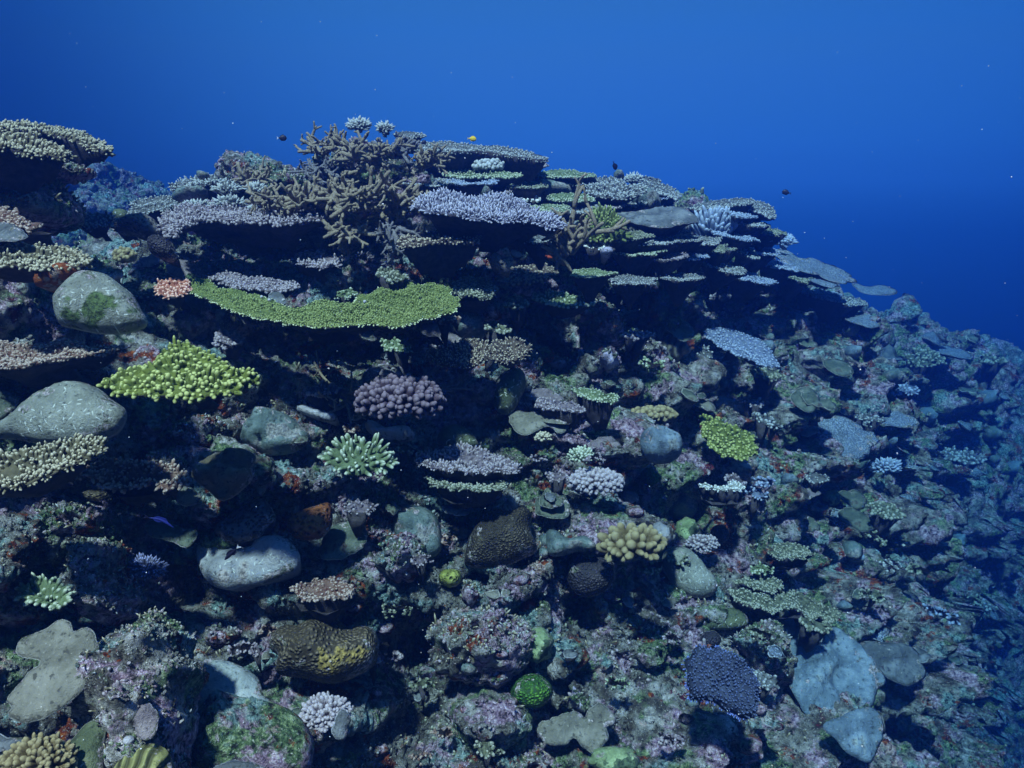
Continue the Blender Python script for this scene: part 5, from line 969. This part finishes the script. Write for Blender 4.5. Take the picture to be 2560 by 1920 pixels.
fish('slim blue-striped cleaner fish curving over the scalloped plate', 400, 1308, 78, F_BL, 1.6, -28, 1, F_DK, .10, bend=.12, slim=True, name='cleaner_fish')
fish('slim dark cleaner fish over the heart-shaped boulder', 578, 1384, 70, F_DK, 1.62, -45, -1, F_WH, .15, slim=True, name='cleaner_fish')
# ================================================================== loose fill
def pick(n, lo=1.3, hi=9, upz=0.1, seed=1, sc_=0.35, thr=0.0, upow=1.0):
    r_ = np.random.default_rng(seed); i = r_.integers(0, len(V2), int(n * 16)); v = V2[i]; nn = N2[i]; q = v @ np.linalg.inv(np.array([CR, CU, CF]))
    pu = 1280 + FPX * q[:, 0] / q[:, 2]; pv = 960 - FPX * q[:, 1] / q[:, 2]
    k = (q[:, 2] > lo) & (q[:, 2] < hi) & (pu > -60) & (pu < 2620) & (pv < 1980) & (nn[:, 2] > upz)
    k &= fbm(v, sc_, 2, .5, seed * 3.3) > thr; k &= ((nn * v).sum(1) < 0)
    i = i[k]; v, nn, q = v[k], nn[k], q[k]
    w = (1 / q[:, 2]) ** upow; w = w / w.max(); kk = r_.random(len(v)) < w; return v[kk][:n], nn[kk][:n], q[kk][:n, 2], r_
def rock_pts(n, seed):
    r_ = np.random.default_rng(seed); P_, Nn = [], []
    for V_, F_ in GROW:
        a, b, c = V_[F_[:, 0]], V_[F_[:, 1]], V_[F_[:, 2]]; nn = np.cross(b - a, c - a); ar = np.linalg.norm(nn, axis=1); nn /= ar[:, None] + 1e-12
        k = (nn[:, 2] > .1); m = max(1, int(n * ar[k].sum())); i = r_.choice(np.where(k)[0], m, p=ar[k] / ar[k].sum()); P_.append((a[i] + b[i] + c[i]) / 3 + r_.normal(size=(m, 3)) * .002); Nn.append(nn[i])
    P_, Nn = np.vstack(P_), np.vstack(Nn); k = fbm(P_, .12, 2, .5, seed * 2.1) > -.05
    return P_[k], Nn[k]
GROWTH = rock_material('overgrown_rock', 1.4, 1.0)
# knobs and stubs of encrusting growth over the rock
for nm, cnt, mt, seed, thr, fl_, fr_ in (('encrusting_growth', 38000, GROWTH, 3, .05, .009, .0052), ('algae_growth', 34000, GROWTH, 5, .06, .008, .0045), ('coral_rubble', 5000, A_GRY[1], 8, .30, .012, .0026), ('branching_rubble', 7000, A_TAN[1], 11, .24, .014, .0027), ('pink_growth', 7000, CR_L[1], 14, .26, .009, .0045), ('olive_growth', 7000, CR_O[1], 17, .26, .009, .0042)):
    v, nn, dd, r_ = pick(cnt, seed=seed, thr=thr, hi=11, upow=.6)
    pv_, pn_ = rock_pts(cnt * .13, seed); v = np.vstack([v, pv_]); nn = np.vstack([nn, pn_]); dd = np.r_[dd, pv_ @ CF]
    s = np.clip(dd / 2.4, .7, 2.2) * r_.uniform(.6, 1.5, len(v)); D_ = nn + r_.normal(size=nn.shape) * .55 + np.array([0, 0, .4])
    Vf, Ff, tf = fingers(v - nn * .003, D_, fl_ * s, fr_ * s, 5, 3, .35)
    link(nm, mesh_from(nm, Vf, Ff, mt, tf), kind='stuff')
# lots of small plate corals fading into the blue on the far slope: nothing in the photo tells them apart
TAKEN, NAMED, USED = [], [], set()
def short(t):
    w = t.split(); out = []
    for x in w:
        if len(out) >= 3 and x in ('in', 'on', 'at', 'with', 'of', 'above', 'below', 'beside', 'between', 'under', 'left', 'right', 'over', 'behind', 'near', 'just', 'that', 'hanging', 'running', 'full', 'slanting', 'leaning', 'standing', 'jutting', 'reaching', 'covering', 'and', 'to', 'from', 'touching', 'seen', 'poking', 'alone', 'beneath'): break
        out.append(x.strip(','))
    return ' '.join(out[:9])
for o in COL.objects:
    if o.parent is None and 'category' in o:
        p = np.array(o.location); z_ = p @ CF
        if z_ > .3:
            TAKEN.append((1280 + FPX * (p @ CR) / z_, 960 - FPX * (p @ CU) / z_)); NAMED.append((TAKEN[-1], short(o['label'])))
_c = {}
for _, l_ in NAMED: _c[l_] = _c.get(l_, 0) + 1
NAMED = [x for x in NAMED if _c[x[1]] == 1]
def near_label(u, v, what, lim):
    best = None
    for (a, b), lb in NAMED:
        dx, dy = u - a, v - b; rel = ('right of' if dx > 0 else 'left of') if abs(dx) > abs(dy) else ('below' if dy > 0 else 'above'); q_ = math.hypot(dx, dy); lab = what + ' ' + rel + ' the ' + lb
        if q_ < lim and (best is None or q_ < best[0]) and lab not in USED and len(lab.split()) <= 16: best = (q_, lab)
    if best: USED.add(best[1]); return best[1]
def pixel_pick(n, box, seed, mind=26):
    r_ = np.random.default_rng(seed); out = []
    for _ in range(n * 30):
        u, v = r_.uniform(box[0], box[1]), r_.uniform(box[2], box[3])
        if not box[4](u, v): continue
        if all((u - a) ** 2 + ((v - b) * 1.6) ** 2 > mind ** 2 for a, b in out + TAKEN): out.append((u, v))
        if len(out) >= n: break
    return out, r_
def small(kind, u, v, w, label, group, r_, mt, hi=None):
    if depth_at(u, v, -1) < 0: return
    asp = r_.uniform(.28, .5); o_ = E(u, v, w, w * asp, r_.uniform(5, 25) if u > 1700 else r_.uniform(-8, 10), lob=.2, seed=int(u))
    dd = depth_at(u, v); sp = max(.012, .006 * dd)
    if kind == 'plate': plate(label, o_, mt, n=(r_.uniform(.0, .3), -r_.uniform(.15, .6), 1), lift=.045 * dd, spacing=sp, wob=.012 * dd, thick=.006 * dd, group=group, name='small_plate_coral', jag=.003 * dd)
    elif kind == 'table': table(label, o_, mt, n=(r_.uniform(-.05, .25), -r_.uniform(.05, .4), 1), lift=.05 * dd, fl=.006 * dd, fr=.0022 * dd, gap=.0060 * dd, stalk_l=.02 * dd, group=group, name='small_table_coral', thick=.006 * dd, belly=.03 * dd, jag=.004 * dd, sides=4)
    else: massive(label, E(u, v, w * .8, w * .62, 0, lob=.12, seed=int(u)), mt, dome=.016 * dd, rough=.011 * dd, wob=.012 * dd, wobs=.05, lift=.012 * dd, spacing=sp, group=group, name='small_mound_coral')
sky_tables()
slope = lambda u, v: v > 640 + (u - 1900) * .36
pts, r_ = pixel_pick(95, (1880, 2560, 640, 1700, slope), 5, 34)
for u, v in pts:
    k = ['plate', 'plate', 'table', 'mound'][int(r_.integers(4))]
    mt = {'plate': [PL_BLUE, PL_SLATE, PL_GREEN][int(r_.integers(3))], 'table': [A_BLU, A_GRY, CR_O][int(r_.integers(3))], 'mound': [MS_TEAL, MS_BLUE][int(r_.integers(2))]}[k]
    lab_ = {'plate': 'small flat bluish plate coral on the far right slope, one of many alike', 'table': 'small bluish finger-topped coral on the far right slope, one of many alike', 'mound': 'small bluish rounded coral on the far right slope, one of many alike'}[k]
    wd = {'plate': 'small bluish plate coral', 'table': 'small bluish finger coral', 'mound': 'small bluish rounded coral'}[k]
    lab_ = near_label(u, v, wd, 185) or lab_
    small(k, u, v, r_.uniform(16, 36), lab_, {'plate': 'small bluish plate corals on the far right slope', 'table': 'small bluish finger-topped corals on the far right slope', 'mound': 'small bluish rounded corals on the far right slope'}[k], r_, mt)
mid = lambda u, v: (v > 600 + max(0, u - 1600) * .3)
pts, r_ = pixel_pick(110, (560, 1900, 620, 1900, mid), 9, 44)
for u, v in pts:
    k = ['table', 'table', 'mound', 'plate'][int(r_.integers(4))]
    mt = {'plate': [PL_SLATE, PL_GREEN, PL_MAUVE, PL_GREY][int(r_.integers(4))], 'table': [CR_L, CR_O, CR_R, CR_L, A_GRNE][int(r_.integers(5))], 'mound': [MS_TEAL, ROCKL, ROCKL, ROCKL][int(r_.integers(4))]}[k]
    nm = {PL_SLATE: 'slate plate coral', PL_GREEN: 'green-grey plate coral', PL_MAUVE: 'mauve plate coral', PL_GREY: 'olive-grey plate coral', CR_L: 'lavender knobbly ledge', CR_O: 'olive knobbly ledge', CR_R: 'rusty knobbly ledge', A_GRNE: 'pale green finger coral', MS_TEAL: 'teal-grey mound', ROCKL: 'rough pale rock', MS_ALGAE: 'algae-green mound'}[mt]
    best = None
    for (a, b), lb in NAMED:
        dx, dy = u - a, v - b; rel = ('right of' if dx > 0 else 'left of') if abs(dx) > abs(dy) else ('below' if dy > 0 else 'above'); dd_ = math.hypot(dx, dy); lab = 'small ' + nm + ' ' + rel + ' the ' + lb
        if (best is None or dd_ < best[0]) and lab not in USED and len(lab.split()) <= 16: best = (dd_, lab)
    USED.add(best[1])
    small(k, u, v, r_.uniform(16, 36), best[1], {'plate': 'small plate corals scattered over the middle slope', 'table': 'small knobbly ledges scattered over the middle slope', 'mound': 'small rough mounds scattered over the middle slope'}[k], r_, mt)
# drifting specks in the water
r_ = np.random.default_rng(77); n = 210; dd = r_.uniform(.7, 3.2, n); uu = r_.uniform(-50, 2610, n); vv = r_.uniform(-50, 1950, n); P_ = ray(uu, vv) * dd[:, None]
s = r_.uniform(.25, 1.0, n) ** 2 * .0011 * dd / 1.5 + .0003
D_ = r_.normal(size=(n, 3)); Vf, Ff, tf = fingers(P_, D_, s * 1.6, s * .8, 5, 3, 0)
link('drifting_specks', mesh_from('drifting_specks', Vf, Ff, plain('speck', (.8, .85, .9))), kind='stuff')
print('fill', round(time.time() - T0, 1))
# ================================================================== the water itself
def haze_box():
    lo = np.array([-14, -0.6, -11.0]); hi = np.array([16, 17.0, HAZE_TOP])
    V = np.array([[x, y, z] for x in (lo[0], hi[0]) for y in (lo[1], hi[1]) for z in (lo[2], hi[2])])
    F = np.array([[0, 1, 3, 2], [4, 6, 7, 5], [0, 4, 5, 1], [2, 3, 7, 6], [0, 2, 6, 4], [1, 5, 7, 3]])
    m = bpy.data.materials.new('water_haze'); m.use_nodes = True; n, l = m.node_tree.nodes, m.node_tree.links; n.clear()
    o = n.new('ShaderNodeOutputMaterial'); v = n.new('ShaderNodeVolumePrincipled')
    v.inputs['Color'].default_value = (*HAZE['color'], 1); v.inputs['Density'].default_value = HAZE['density']; v.inputs['Anisotropy'].default_value = HAZE['g']
    v.inputs['Absorption Color'].default_value = (*HAZE['absorb'], 1)
    l.new(v.outputs[0], o.inputs['Volume'])
    link('haze', mesh_from('haze', V, F, m, sm=False), kind='stuff')
haze_box()
print('total script', round(time.time() - T0, 1))
